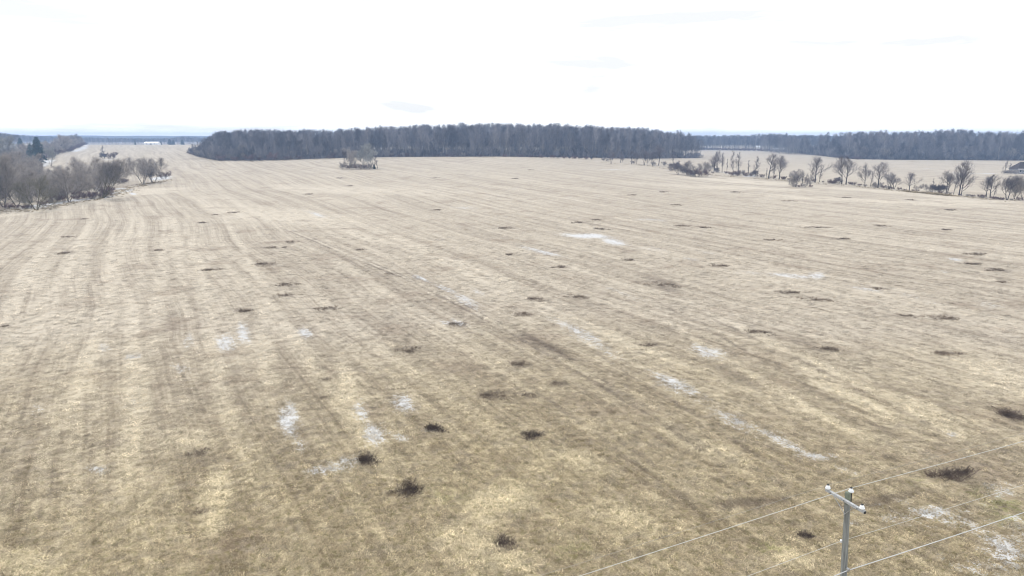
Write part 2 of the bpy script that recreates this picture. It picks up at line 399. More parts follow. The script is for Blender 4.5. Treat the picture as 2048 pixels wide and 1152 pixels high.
for ln, w_, s_ in (([(1290, 590), (1400, 650), (1550, 735), (1700, 820), (1820, 890)], .7, .6), ([(1400, 625), (1560, 700), (1740, 790), (1920, 885)], .8, .6), ([(1180, 700), (1300, 775), (1420, 850), (1560, 940)], .6, .6),
                   ([(1050, 770), (1180, 860), (1330, 970), (1420, 1040)], .7, .65), ([(430, 440), (480, 560), (560, 700), (680, 860)], .7, .45), ([(350, 430), (345, 560), (330, 720), (300, 900)], .8, .4), ([(392, 430), (430, 600), (500, 800)], .7, .4),
                   ([(640, 500), (760, 600), (900, 720), (1020, 830)], .6, .45), ([(1500, 560), (1700, 640), (1900, 725), (2040, 790)], .7, .45)):
    DARK += strip(ln, w_, s_)
for ln, w_, s_ in (([(330, 440), (322, 560), (300, 720), (250, 940)], 1.3, .6), ([(372, 440), (400, 600), (450, 800)], 1.2, .55), ([(270, 440), (220, 600), (130, 820)], 1.5, .6), ([(190, 440), (90, 600), (-20, 760)], 1.6, .6), ([(450, 430), (540, 600), (660, 780), (760, 920)], 1.0, .55),
                   ([(1440, 635), (1600, 712), (1780, 800), (1900, 862)], 1.2, .8), ([(1350, 655), (1500, 745), (1660, 840)], .9, .6)):
    STRAW += strip(ln, w_, s_)
GREEN = [patch(*p) for p in [(2010, 1020, 80, 50, 20, .6), (1835, 966, 30, 12, 0, .5), (1960, 985, 60, 24, 10, .4), (1540, 1095, 50, 20, 0, .45), (1150, 1100, 60, 30, 0, .3), (900, 990, 80, 30, 0, .25)]]

def mask(x, y, plist, warp=1.0):
    d = np.hypot(x, y)
    amp = np.clip(d / 60, 0.6, 4) * warp
    wx = x + (fbm(x / (2.5 * amp), y / (2.5 * amp), 21, 3) - .5) * 2.2 * amp
    wy = y + (fbm(x / (2.5 * amp), y / (2.5 * amp), 57, 3) - .5) * 2.2 * amp
    out = np.zeros_like(x)
    for cx, cy, ax, ay, bx, by, s in plist:
        det = ax * by - ay * bx
        if abs(det) < 1e-6: continue
        rad = (math.hypot(ax, ay) + math.hypot(bx, by)) * 1.9 + 6
        sel = np.nonzero((np.abs(x - cx) < rad) & (np.abs(y - cy) < rad))[0]
        if not len(sel): continue
        # warp only as far as the patch is wide
        kx = min(1.0, .12 + min(math.hypot(ax, ay), math.hypot(bx, by)) / 3.0)
        px_ = x[sel] * (1 - kx) + wx[sel] * kx - cx; py_ = y[sel] * (1 - kx) + wy[sel] * kx - cy
        p = (px_ * by - py_ * bx) / det; q = (ax * py_ - ay * px_) / det
        r = np.sqrt(p * p + q * q)
        out[sel] = np.maximum(out[sel], s * np.clip(1.3 - r * 0.75, 0, 1))
    return out

def near_tone_mask(x, y):
    d = np.hypot(x * 0.9, y)
    return np.clip(1.05 - (d - 32) / 48 + (fbm(x / 25, y / 25, 71, 3) - .5) * 0.5, 0, 1)

# ------------------------------------------------------------------ ground sheet
MAIN_PIX = [(372, 306), (392, 313), (430, 321), (500, 321), (560, 320), (620, 318), (700, 315.5), (780, 314), (860, 313.5), (940, 313.5), (1020, 313.5), (1100, 314), (1170, 315), (1230, 317), (1300, 317), (1405, 315.5)]
RIGHT_PIX = [(1585, 305), (1620, 309), (1670, 315), (1710, 318.5), (1780, 319.5), (1860, 320), (1950, 320.5), (2048, 321), (2200, 321)]
def inside(poly, x, y):
    c = np.zeros(len(x), bool); n = len(poly)
    for i in range(n):
        x0, y0 = poly[i]; x1, y1 = poly[(i + 1) % n]
        cond = ((y0 > y) != (y1 > y))
        xs = (x1 - x0) * (y - y0) / ((y1 - y0) if y1 != y0 else 1e-9) + x0
        c ^= cond & (x < xs)
    return c
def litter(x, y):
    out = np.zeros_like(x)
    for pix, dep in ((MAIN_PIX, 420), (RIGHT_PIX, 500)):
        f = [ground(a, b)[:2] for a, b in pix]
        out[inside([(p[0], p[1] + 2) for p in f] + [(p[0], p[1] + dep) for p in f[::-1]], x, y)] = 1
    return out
def build_ground():
    ang = np.concatenate([np.arange(-180, -48, 6.0), np.arange(-48, 48, 0.22), np.arange(48, 180, 6.0)])
    rad = [3, 8, 14, 19]
    r = 22.0
    while r < 3300:
        rad.append(r); r += max(0.45, min(r * 0.0095, 160 if r > 1500 else 12))
    rad.append(3400)
    ang = np.radians(ang); rad = np.array(rad)
    na, nr = len(ang), len(rad)
    A, D = np.meshgrid(ang, rad)
    x = (np.sin(A) * D).ravel(); y = (np.cos(A) * D).ravel()
    z = zt(x, y)
    co = np.stack([x, y, z], 1)
    co = np.vstack([co, [[0, 0, 0]]])
    i = np.arange(nr - 1)[:, None]; j = np.arange(na)[None, :]; j2 = (j + 1) % na
    q = np.stack([i * na + j + 0 * j2, (i + 1) * na + j + 0 * j2, (i + 1) * na + j2, i * na + j2], -1).reshape(-1, 4)
    q = q[:, ::-1]
    tri = np.stack([np.full(na, nr * na), (np.arange(na) + 1) % na, np.arange(na)], 1)
    me = bpy.data.meshes.new('ground')
    me.vertices.add(len(co)); me.vertices.foreach_set('co', co.ravel())
    nl = q.size + tri.size
    me.loops.add(nl); me.loops.foreach_set('vertex_index', np.concatenate([q.ravel(), tri.ravel()]))
    me.polygons.add(len(q) + len(tri))
    ls = np.concatenate([np.arange(len(q)) * 4, q.size + np.arange(len(tri)) * 3])
    me.polygons.foreach_set('loop_start', ls)
    me.polygons.foreach_set('use_smooth', np.ones(len(q) + len(tri), bool))
    me.update(calc_edges=True)
    X, Y = co[:, 0], co[:, 1]
    for nm, val in (('snow', mask(X, Y, SNOW)), ('dark', mask(X, Y, DARK)), ('straw', mask(X, Y, STRAW)), ('green', mask(X, Y, GREEN)), ('near_tone', near_tone_mask(X, Y)), ('litter', litter(X, Y))):
        a = me.attributes.new(nm, 'FLOAT', 'POINT'); a.data.foreach_set('value', val.astype(np.float32))
    me.materials.append(MAT_GROUND)
    o = bpy.data.objects.new('ground', me); C.objects.link(o)
    o['kind'] = 'structure'; o['label'] = 'wide dry tan stubble field with thin patches of snow'
    # normals must look up
    if me.polygons[0].normal.z < 0: me.flip_normals()
    return o
build_ground()

# ------------------------------------------------------------------ mesh building
def mesh_from(name, verts, faces_sizes, loops, mats, midx=None, smooth=True):
    me = bpy.data.meshes.new(name)
    me.vertices.add(len(verts)); me.vertices.foreach_set('co', np.asarray(verts, np.float32).ravel())
    me.loops.add(len(loops)); me.loops.foreach_set('vertex_index', np.asarray(loops, np.int32))
    me.polygons.add(len(faces_sizes))
    ls = np.concatenate([[0], np.cumsum(faces_sizes)[:-1]]).astype(np.int32)
    me.polygons.foreach_set('loop_start', ls)
    if smooth: me.polygons.foreach_set('use_smooth', np.ones(len(faces_sizes), bool))
    for m in mats: me.materials.append(m)
    if midx is not None: me.polygons.foreach_set('material_index', np.asarray(midx, np.int32))
    me.update(calc_edges=True)
    return me

def tubes(segs, sides):
    """segs: (n, 8) array p0 p1 r0 r1 -> vertices, quad loops"""
    s = np.asarray(segs, float)
    p0, p1, r0, r1 = s[:, 0:3], s[:, 3:6], s[:, 6], s[:, 7]
    d = p1 - p0; d /= np.maximum(np.linalg.norm(d, axis=1, keepdims=True), 1e-9)
    ref = np.where(np.abs(d[:, 2:3]) > 0.9, np.array([[1.0, 0, 0]]), np.array([[0, 0, 1.0]]))
    a = np.cross(d, ref); a /= np.maximum(np.linalg.norm(a, axis=1, keepdims=True), 1e-9)
    b = np.cross(d, a)
    th = np.arange(sides) * 2 * math.pi / sides
    ring = a[:, None, :] * np.cos(th)[None, :, None] + b[:, None, :] * np.sin(th)[None, :, None]
    v0 = p0[:, None, :] + ring * r0[:, None, None]; v1 = p1[:, None, :] + ring * r1[:, None, None]
    v = np.concatenate([v0, v1], 1).reshape(-1, 3)
    base = (np.arange(len(s)) * 2 * sides)[:, None]
    k = np.arange(sides); k2 = (k + 1) % sides
    q = np.stack([base + k, base + k2, base + sides + k2, base + sides + k], -1).reshape(-1)
    return v, q

def tube_mesh(name, parts, mats):
    """parts: list of (segs, sides, material index)"""
    V = []; L = []; S = []; M = []; off = 0
    for segs, sides, mi in parts:
        if not len(segs): continue
        v, q = tubes(segs, sides)
        V.append(v); L.append(q + off); off += len(v)
        S.append(np.full(len(q) // 4, 4)); M.append(np.full(len(q) // 4, mi))
    return mesh_from(name, np.concatenate(V), np.concatenate(S), np.concatenate(L), mats, np.concatenate(M))

def unit(v): return v / max(np.linalg.norm(v), 1e-9)

def gen_tree(seed, H=12.0, spread=0.38, first=0.28, limbs=11, l2=7, l3=6, l4=4, rtrunk=0.18, up=0.35, stems=1, lean=(0, 0), splay=0.25, wig=0.12, twig=0.016, angle=52, topness=1.0):
    """a bare broadleaf tree; returns segment lists (trunk, limbs, twigs)"""
    r = np.random.default_rng(seed)
    T, B, W = [], [], []
    def perp(d):
        a = r.normal(size=3); a -= a.dot(d) * d
        return unit(a)
    def grow(p, d, length, rad, n, out, tip, trop, wigv):
        pts = [(p.copy(), d.copy(), rad)]
        for i in range(n):
            d = unit(d + r.normal(size=3) * wigv + np.array([0, 0, trop]) / n)
            q = p + d * length / n
            r1 = rad + (tip - rad) * (i + 1) / n
            out.append((*p, *q, pts[-1][2], r1))
            p = q; pts.append((p.copy(), d.copy(), r1))
        return pts
    def along(pts, t):
        f = t * (len(pts) - 1); i = min(int(f), len(pts) - 2); s = f - i
        return pts[i][0] * (1 - s) + pts[i + 1][0] * s, unit(pts[i][1] * (1 - s) + pts[i + 1][1] * s), pts[i][2] * (1 - s) + pts[i + 1][2] * s
    for st in range(stems):
        az = st * 2 * math.pi / max(stems, 1) + r.uniform(0, 1)
        sp_ = splay if stems > 1 else 0
        d0 = unit(np.array([math.cos(az) * sp_ + lean[0], math.sin(az) * sp_ + lean[1], 1.0]))
        p0 = np.array([math.cos(az) * 0.12 * (stems > 1), math.sin(az) * 0.12 * (stems > 1), -0.3])
        h = H * (1 if st == 0 else r.uniform(.75, .97))
        rt = rtrunk / (stems ** 0.35)
        tr = grow(p0, d0, h * 0.86 + .3, rt, 9, T, rt * 0.14, 0.3, wig * 0.4)
        nl = max(4, int(limbs / (stems ** 0.5)))
        for i in range(nl):
            t = first + (1 - first) * ((i + r.uniform(0, .8)) / nl)
            p, d, rr = along(tr, min(t, 1.0))
            rel = (t - first) / (1 - first)
            L1 = H * spread * (1.12 - 0.62 * rel) * r.uniform(.75, 1.2)
            th = R(angle * (1 - 0.5 * rel * topness) * r.uniform(.75, 1.2))
            b1 = grow(p, unit(d * math.cos(th) + perp(d) * math.sin(th)), L1, rr * r.uniform(.5, .68), 5, B, 0.02, up, wig)
            for j in range(l2):
                t2 = 0.25 + 0.75 * (j + r.uniform(0, 1)) / l2
                p2, d2, r2 = along(b1, min(t2, 1.0))
                th2 = R(r.uniform(28, 60))
                b2 = grow(p2, unit(d2 * math.cos(th2) + perp(d2) * math.sin(th2)), L1 * r.uniform(.42, .78) * (1.18 - .55 * t2), max(r2 * .55, twig * 1.6), 3, B, twig * 1.1, up * .9, wig * 1.2)
                for k in range(l3):
                    t3 = 0.2 + 0.8 * (k + r.uniform(0, 1)) / l3
                    p3, d3, r3 = along(b2, min(t3, 1.0))
                    th3 = R(r.uniform(25, 60))
                    L3 = L1 * r.uniform(.22, .42)
                    b3 = grow(p3, unit(d3 * math.cos(th3) + perp(d3) * math.sin(th3)), L3, twig * 1.1, 2, W, twig * .7, up * .8, wig * 1.3)
                    for m in range(l4):
                        p4, d4, _ = along(b3, r.uniform(.15, 1))
                        th4 = R(r.uniform(20, 60))
                        grow(p4, unit(d4 * math.cos(th4) + perp(d4) * math.sin(th4)), L3 * r.uniform(.45, 1.0), twig * .75, 1, W, twig * .45, up * .5, wig)
    return T, B, W

def scale_to(segs_lists, H):
    """normalise so that the top is at H metres"""
    top = max(max(s[2] if s[2] > s[5] else s[5] for s in L) for L in segs_lists if len(L))
    k = H / top
    return [np.asarray(L, float) * k for L in segs_lists], k

# ------------------------------------------------------------------ bark materials
def bark(name, col, rand=0.18, var=0.3): return simple_mat(name, col, 0.95, var, 1.2, rand=rand, spec=0.05)
B_GREY = bark('grey_bark', (0.20, 0.175, 0.15)); W_GREY = bark('grey_twigs', (0.345, 0.312, 0.285), .2)
B_DARK = bark('dark_bark', (0.07, 0.058, 0.055)); W_DARK = bark('dark_twigs', (0.15, 0.13, 0.135), .25)
B_WOOD = bark('wood_bark', (0.27, 0.25, 0.24), .5); W_WOOD = bark('wood_twigs', (0.165, 0.158, 0.172), .65)
B_RED = bark('reddish_bark', (0.07, 0.045, 0.042)); W_RED = bark('reddish_twigs', (0.175, 0.118, 0.112), .25)
B_OLIVE = bark('mossy_bark', (0.13, 0.115, 0.06)); W_OLIVE = bark('mossy_twigs', (0.19, 0.175, 0.14), .2)
B_PALE = bark('pale_bark', (0.30, 0.28, 0.26)); W_PALE = bark('pale_twigs', (0.33, 0.335, 0.325), .15)
W_RUST = bark('rusty_leaves', (0.20, 0.10, 0.06), .2)
NEEDLE = simple_mat('needles', (0.028, 0.055, 0.03), 0.9, .4, 2.0, rand=.2, spec=.05)
NEEDLE_B = simple_mat('blue_needles', (0.085, 0.13, 0.125), 0.9, .35, 2.0, rand=.1, spec=.05)

TREE = {}     # name -> (trunk mesh, crown mesh, whole mesh, nominal height)
def make_kind(name, mb, mw, H=12.0, **kw):
    T, B, W = gen_tree(H=H, **kw)
    (T, B, W), k = scale_to([T, B, W], H)
    tm = tube_mesh(name + '_trunk', [(T, 7, 0)], [mb])
    cmesh = tube_mesh(name + '_crown', [(B, 4, 0), (W, 3, 1)], [mb, mw])
    whole = tube_mesh(name + '_whole', [(T, 5, 0), (B, 3, 0), (W, 3, 1)], [mb, mw]) if name[:4] in ('wood', 'scru', 'brus') else None
    pts = np.concatenate([B[:, 3:5], W[:, 3:5]])
    half = np.percentile(np.hypot(pts[:, 0], pts[:, 1]), 93)
    TREE[name] = (tm, cmesh, whole, H, half)

# trees of the big woods: tall, narrow
for i in range(8):
    make_kind('wood%d' % i, B_WOOD, W_WOOD, 22.0, seed=100 + i, spread=.21 + .025 * (i % 4), first=.26 + .05 * (i % 3), limbs=16, l2=6, l3=5, l4=4, rtrunk=.20, up=.8, wig=.09, twig=.016, angle=40)
# grey trees of the left thicket
for i in range(5):
    make_kind('grey%d' % i, B_GREY, W_GREY, 11.0, seed=200 + i, spread=.40, first=.12, limbs=16, l2=7, l3=6, l4=5, rtrunk=.17, up=.75, stems=2 + (i % 3), splay=.45, wig=.10, twig=.015, angle=50)
make_kind('lean', B_OLIVE, W_GREY, 11.0, seed=231, spread=.38, first=.25, limbs=16, l2=7, l3=6, l4=5, rtrunk=.16, up=.75, stems=4, splay=.20, lean=(.62, 0.05), wig=.09, twig=.015, angle=50)
make_kind('mossy', B_OLIVE, W_OLIVE, 11.0, seed=232, spread=.42, first=.14, limbs=15, l2=7, l3=6, l4=5, rtrunk=.20, up=.65, stems=3, splay=.5, lean=(-.3, 0), wig=.14, twig=.015, angle=54)
# fence-row trees: dark limbs, open crowns
for i in range(5):
    make_kind('fence%d' % i, B_DARK, W_DARK, 12.0, seed=300 + i, spread=.34 + .03 * (i % 2), first=.26, limbs=13, l2=6, l3=6, l4=3, rtrunk=.22, up=.7, stems=1 + (i % 2), splay=.2, wig=.09, twig=.013, angle=48)
for i in range(2):
    make_kind('slim%d' % i, B_DARK, W_DARK, 12.0, seed=330 + i, spread=.20, first=.2, limbs=10, l2=4, l3=5, l4=3, rtrunk=.17, up=.8, wig=.09, twig=.017, angle=38)
make_kind('snag', B_DARK, W_DARK, 8.0, seed=340, spread=.12, first=.3, limbs=12, l2=4, l3=4, l4=2, rtrunk=.13, up=.6, wig=.05, twig=.016, angle=45)
make_kind('pale', B_PALE, W_PALE, 12.0, seed=350, spread=.28, first=.25, limbs=13, l2=6, l3=6, l4=4, rtrunk=.17, up=.8, stems=3, splay=.24, wig=.11, twig=.023, angle=44)
# brush
for i in range(3):
    make_kind('brush%d' % i, B_RED, W_RED, 3.5, seed=400 + i, spread=.42, first=.05, limbs=10, l2=5, l3=5, l4=4, rtrunk=.03, up=.8, stems=7, splay=.8, wig=.13, twig=.011, angle=45)
for i in range(3):
    make_kind('scrubw%d' % i, B_WOOD, W_WOOD, 5.0, seed=410 + i, spread=.36, first=.05, limbs=11, l2=5, l3=5, l4=4, rtrunk=.05, up=.9, stems=5, splay=.5, wig=.12, twig=.010, angle=44)
for i in range(2):
    make_kind('scrub%d' % i, B_DARK, W_GREY, 5.0, seed=420 + i, spread=.40, first=.05, limbs=11, l2=6, l3=5, l4=4, rtrunk=.05, up=.8, stems=6, splay=.65, wig=.12, twig=.012, angle=46)
make_kind('thorn', B_DARK, W_DARK, 7.0, seed=440, spread=.48, first=.15, limbs=16, l2=7, l3=7, l4=6, rtrunk=.14, up=.4, stems=2, splay=.4, wig=.14, twig=.017, angle=62)
make_kind('rusty', B_DARK, W_RUST, 10.0, seed=450, spread=.40, first=.25, limbs=12, l2=7, l3=7, l4=6, rtrunk=.2, up=.4, wig=.14, twig=.04, angle=58)

def gen_conifer(name, seed, H, base_r, mat, whorls=16):
    r = np.random.default_rng(seed)
    T = [(0, 0, -.3, 0, 0, H * .5, .16, .1), (0, 0, H * .5, 0, 0, H * .98, .1, .02)]
    V = []; L = []; off = 0; S = []
    for w in range(whorls):
        t = (w + .3) / whorls
        z = H * (.06 + .92 * t)
        rad = base_r * (1 - t) ** (.55 if name == 'pine' else .85) * min(1, .6 + 3 * t) + .12
        for k in range(11):
            a = r.uniform(0, 2 * math.pi); ln = rad * r.uniform(.65, 1.15)
            dx, dy = math.cos(a), math.sin(a)
            n = 8
            for i in range(n):
                s = (i + r.uniform(.2, 1)) / n
                c = np.array([dx * ln * s, dy * ln * s, z + ln * (.12 * s - .30 * s * s)])
                sz = .26 * H / 8 + ln * .16 * (1.1 - .5 * s)
                for _ in range(2):
                    u_ = r.normal(size=3); u_[2] *= .5; u_ = unit(u_ + np.array([dx, dy, -.2]) * .7) * sz
                    v_ = unit(np.cross(u_, r.normal(size=3))) * sz * .42
                    V += [c - v_, c + u_ * .6 - v_ * .2, c + u_, c + v_]
                    L += [off, off + 1, off + 2, off + 3]; S.append(4); off += 4
    cm_ = mesh_from(name + '_crown', V, S, L, [mat], None, False)
    tm = tube_mesh(name + '_trunk', [(T, 7, 0)], [B_DARK])
    v, q = tubes(T, 5)
    wh = mesh_from(name + '_whole', np.vstack([np.array(V), v]), np.concatenate([S, np.full(len(q) // 4, 4)]), np.concatenate([L, q + len(V)]), [mat, B_DARK], np.concatenate([np.zeros(len(S)), np.ones(len(q) // 4)]), False)
    TREE[name] = (tm, cm_, wh, H, base_r)
gen_conifer('spruce', 500, 10.0, 2.4, NEEDLE)
gen_conifer('bluespruce', 501, 10.0, 2.9, NEEDLE_B)
gen_conifer('pine', 502, 10.0, 3.2, NEEDLE, 20)

# ------------------------------------------------------------------ things
def thing(name, label, cat, loc=(0, 0, 0), rotz=0, scale=(1, 1, 1), group=None):
    o = bpy.data.objects.new(name, None); C.objects.link(o)
    o.empty_display_size = 0.3
    o.location = loc; o.rotation_euler = (0, 0, rotz); o.scale = scale
    o['label'] = label; o['category'] = cat
    if group: o['group'] = group
    return o
def part(name, me, parent):
    o = bpy.data.objects.new(name, me); C.objects.link(o); o.parent = parent
    return o
def tag(o, label, cat, group=None):
    o['label'] = label; o['category'] = cat
    if group: o['group'] = group
    return o

def tree_at(kind, loc, h, w=None, name='bare_tree', label='', cat='tree', group=None, rot=None, crown='crown', stem='trunk'):
    tm, cmesh, _, H, half = TREE[kind]
    sz = h / H
    sx = sz if w is None else (w / 2) / half
    sx = min(max(sx, sz * .55), sz * 1.45)
    rz = random.uniform(0, 6.28) if rot is None else rot
    t = thing(name, label, cat, (loc[0], loc[1], loc[2] - 0.05), rz, (sx, sx, sz), group)
    part(stem, tm, t); part(crown, cmesh, t)
    return t

def px_tree(kind, px, py, top, label, w=None, name='bare_tree', cat='tree', group=None, rot=None, crown='crown', stem='trunk'):
    g = ground(px, py)
    h = (py - top) * g[3] / F * 1.02
    if w and kind.startswith('fence'): w *= 1.2
    return tree_at(kind, g, h, None if w is None else w * g[3] / F, name, label, cat, group, rot, crown, stem)

# ---- woods
def scatter(poly, step, seed):
    r = np.random.default_rng(seed); p = np.array(poly)
    gx = np.arange(p[:, 0].min(), p[:, 0].max(), step); gy = np.arange(p[:, 1].min(), p[:, 1].max(), step)
    X, Y = np.meshgrid(gx, gy); x = X.ravel() + r.uniform(-.48, .48, X.size) * step; y = Y.ravel() + r.uniform(-.48, .48, X.size) * step
    k = inside(poly, x, y)
    return x[k], y[k]

proto_cols = {}
def proto_collection(name, kinds):
    c = bpy.data.collections.new(name)
    for i, kd in enumerate(kinds):
        o = bpy.data.objects.new('%02d_%s' % (i, name), TREE[kd][2] if isinstance(kd, str) else kd); c.objects.link(o)
    proto_cols[name] = c
    return c

def gn_stuff(name, label, pts, scl, rot, idx, coll, attrs=None, tilt=None):
    me = bpy.data.meshes.new(name)
    me.vertices.add(len(pts)); me.vertices.foreach_set('co', np.asarray(pts, np.float32).ravel())
    a = me.attributes.new('iscale', 'FLOAT_VECTOR', 'POINT'); a.data.foreach_set('vector', np.asarray(scl, np.float32).ravel())
    a = me.attributes.new('irot', 'FLOAT_VECTOR', 'POINT'); a.data.foreach_set('vector', np.asarray(rot, np.float32).ravel())
    a = me.attributes.new('iidx', 'INT', 'POINT'); a.data.foreach_set('value', np.asarray(idx, np.int32))
    for k, v in (attrs or {}).items():
        a = me.attributes.new(k, 'FLOAT', 'POINT'); a.data.foreach_set('value', np.asarray(v, np.float32))
    o = bpy.data.objects.new(name, me); C.objects.link(o)
    o['kind'] = 'stuff'; o['label'] = label
    ng = bpy.data.node_groups.new(name, 'GeometryNodeTree')
    ng.interface.new_socket('Geometry', in_out='INPUT', socket_type='NodeSocketGeometry')
    ng.interface.new_socket('Geometry', in_out='OUTPUT', socket_type='NodeSocketGeometry')
    gi = ng.nodes.new('NodeGroupInput'); go = ng.nodes.new('NodeGroupOutput')
    ci = ng.nodes.new('GeometryNodeCollectionInfo'); ci.inputs['Collection'].default_value = coll
    ci.inputs['Separate Children'].default_value = True; ci.inputs['Reset Children'].default_value = True
    ip = ng.nodes.new('GeometryNodeInstanceOnPoints'); ip.inputs['Pick Instance'].default_value = True
    def na(nm, typ):
        q = ng.nodes.new('GeometryNodeInputNamedAttribute'); q.data_type = typ; q.inputs['Name'].default_value = nm
        return q.outputs['Attribute']
    ng.links.new(gi.outputs[0], ip.inputs['Points']); ng.links.new(ci.outputs[0], ip.inputs['Instance'])
    ng.links.new(na('iidx', 'INT'), ip.inputs['Instance Index'])
    e2r = ng.nodes.new('FunctionNodeEulerToRotation'); ng.links.new(na('irot', 'FLOAT_VECTOR'), e2r.inputs[0])
    ng.links.new(e2r.outputs[0], ip.inputs['Rotation'])
    ng.links.new(na('iscale', 'FLOAT_VECTOR'), ip.inputs['Scale'])
    ng.links.new(ip.outputs[0], go.inputs[0])
    md = o.modifiers.new('scatter', 'NODES'); md.node_group = ng
    return o

WK = ['wood%d' % i for i in range(8)]
wood_coll = proto_collection('wood_trees', WK + ['scrubw0', 'scrubw1', 'scrubw2', 'scrub0', 'brush0'])

def front(pix): return [ground(a, b)[:2] for a, b in pix]

def wood(front_pts, depth, step, seed, h_fn, name, label, n_front, ind_label, ind_group, back_shift=(0, 0), under=.3):
    f = np.array(front_pts)
    poly = [tuple(p) for p in f] + [(p[0] * 1.0 + back_shift[0], p[1] + depth) for p in f[::-1]]
    x, y = scatter(poly, step, seed)
    # distance behind the front line
    fx = np.interp(x, f[:, 0], f[:, 1]) if np.all(np.diff(f[:, 0]) > 0) else None
    dist = np.full(len(x), 1e9)
    for i in range(len(f) - 1):
        a, b_ = f[i], f[i + 1]; ab = b_ - a; t = np.clip(((x - a[0]) * ab[0] + (y - a[1]) * ab[1]) / ab.dot(ab), 0, 1)
        dist = np.minimum(dist, np.hypot(x - a[0] - t * ab[0], y - a[1] - t * ab[1]))
    order = np.argsort(dist)
    z = zt(x, y)
    r = np.random.default_rng(seed + 1)
    h = h_fn(x, y) * (.60 + .52 * r.uniform(0, 1, len(x)) ** .8) * (.90 + .2 * fbm(x / 22, y / 22, 5, 2))
    h = np.where(dist < 7, h * r.uniform(.55, 1.0, len(x)), h)
    sxy = h / 22.0 * r.uniform(.85, 1.25, len(x))
    rz = r.uniform(0, 6.28, len(x)); idx = r.integers(0, 8, len(x))
    fr, rest = order[:n_front], order[n_front:]
    for i in fr:
        tm, cmesh, _, H, half = TREE[WK[idx[i]]]
        t = thing('woodland_tree', ind_label, 'tree', (x[i], y[i], z[i] - .1), rz[i], (sxy[i], sxy[i], h[i] / 22.0), ind_group)
        part('trunk', tm, t); part('crown', cmesh, t)
    # understorey along the front edge
    ux, uy = scatter([tuple(p) for p in f] + [(p[0], p[1] + 14) for p in f[::-1]], 2.6, seed + 5)
    m_ = len(ux); ui = r.choice([8, 9, 10, 11, 12], m_, p=[.27, .27, .26, .1, .1]); un = np.array([5.0, 5.0, 5.0, 5.0, 3.5])[ui - 8]
    uh = h_fn(ux, uy) * (under if under else np.interp(1024 + F * ux / (uy * cp + 3), [500, 680, 760, 1050, 1150, 1410], [.36, .30, .2, .2, .24, .16])) * (.35 + 1.5 * r.uniform(0, 1, m_) ** 2) * np.where(ui == 12, .5, 1)
    x = np.concatenate([x[rest], ux]); y = np.concatenate([y[rest], uy]); z = np.concatenate([z[rest], zt(ux, uy)]); rz = np.concatenate([rz[rest], r.uniform(0, 6.28, m_)])
    sxy = np.concatenate([sxy[rest], uh / un * .9]); hz = np.concatenate([(h / 22.0)[rest], uh / un]); idx = np.concatenate([idx[rest], ui]); rest = slice(None)
    gn_stuff(name, label, np.stack([x, y, z - .1], 1)[rest], np.stack([sxy, sxy, hz], 1)[rest], np.stack([0 * rz, 0 * rz, rz], 1)[rest], idx[rest], wood_coll)
    return f

main_front = front(MAIN_PIX)
def hmain(x, y):
    px = 1024 + F * x / (y * cp + 3)
    top = np.interp(px, [372, 395, 420, 440, 520, 640, 720, 860, 1000, 1100, 1200, 1290, 1340, 1400], [293, 284, 273, 264, 261, 263, 258, 252, 251, 251, 255, 259, 265, 270])
    return (CAM_H - zt(x, y)) + (HORIZON - top) * y * .96 / F * np.where(y < 700, 1.0, .95)
wood(main_front, 190, 5.6, 11, hmain, 'big_wood', 'deep mass of bare grey trees of the big wood behind the field', 210,
     'bare grey woodland tree on the front edge of the big wood behind the field', 'trees along the front of the big wood', under=None)

right_front = front(RIGHT_PIX)
def hright(x, y):
    px = 1024 + F * x / (y * cp + 3)
    top = np.interp(px, [1580, 1640, 1720, 1900, 2048, 2300], [269, 266, 264, 263, 266, 267])
    return (CAM_H - zt(x, y)) + (HORIZON - top) * y * .96 / F
wood(right_front, 150, 5.8, 12, hright, 'far_wood', 'deep mass of bare bluish trees of the wood beyond the far pale field', 85,
     'bare bluish woodland tree on the edge of the wood beyond the far pale field', 'trees along the edge of the far wood')

def band(px0, px1, d0, d1, step, seed, top_fn, name, label):
    poly = [((px0 - 1024) / F * d0 * cp, d0), ((px1 - 1024) / F * d0 * cp, d0), ((px1 - 1024) / F * d1 * cp, d1), ((px0 - 1024) / F * d1 * cp, d1)]
    x, y = scatter(poly, step, seed); z = zt(x, y); r = np.random.default_rng(seed)
    px = 1024 + F * x / (y * cp)
    h = (CAM_H - z) + (HORIZON - top_fn(px)) * y * .96 / F
    h = np.clip(h * r.uniform(.75, 1.06, len(x)), 6, 26)
    s = h / 22 * r.uniform(1.0, 1.45, len(x)); rz = r.uniform(0, 6.28, len(x))
    gn_stuff(name, label, np.stack([x, y, z - .1], 1), np.stack([s, s, h / 22], 1), np.stack([0 * rz, 0 * rz, rz], 1), r.integers(0, 8, len(x)), wood_coll)
band(430, 1380, 760, 880, 8.0, 24, lambda p: 0 * p + 276, 'rear_wood', 'hazy rear trees glimpsed between the trunks of the big wood')
band(1340, 1660, 1010, 1140, 6.5, 21, lambda p: np.interp(p, [1340, 1420, 1500, 1600, 1660], [271, 270, 268.5, 270, 269]), 'distant_wood', 'hazy blue band of distant trees past the pale field')
band(-260, 420, 1330, 1480, 8.0, 22, lambda p: np.interp(p, [-260, 0, 60, 120, 200, 300, 340, 365, 400, 420], [262, 266, 270, 273, 274.5, 276, 275, 272, 274, 274]), 'horizon_wood', 'thin hazy line of trees on the horizon behind the white barn')
band(-150, 40, 820, 900, 7.0, 23, lambda p: np.interp(p, [-150, 0, 40], [262, 264, 270]), 'roadside_wood', 'row of bare trees behind the small white house')

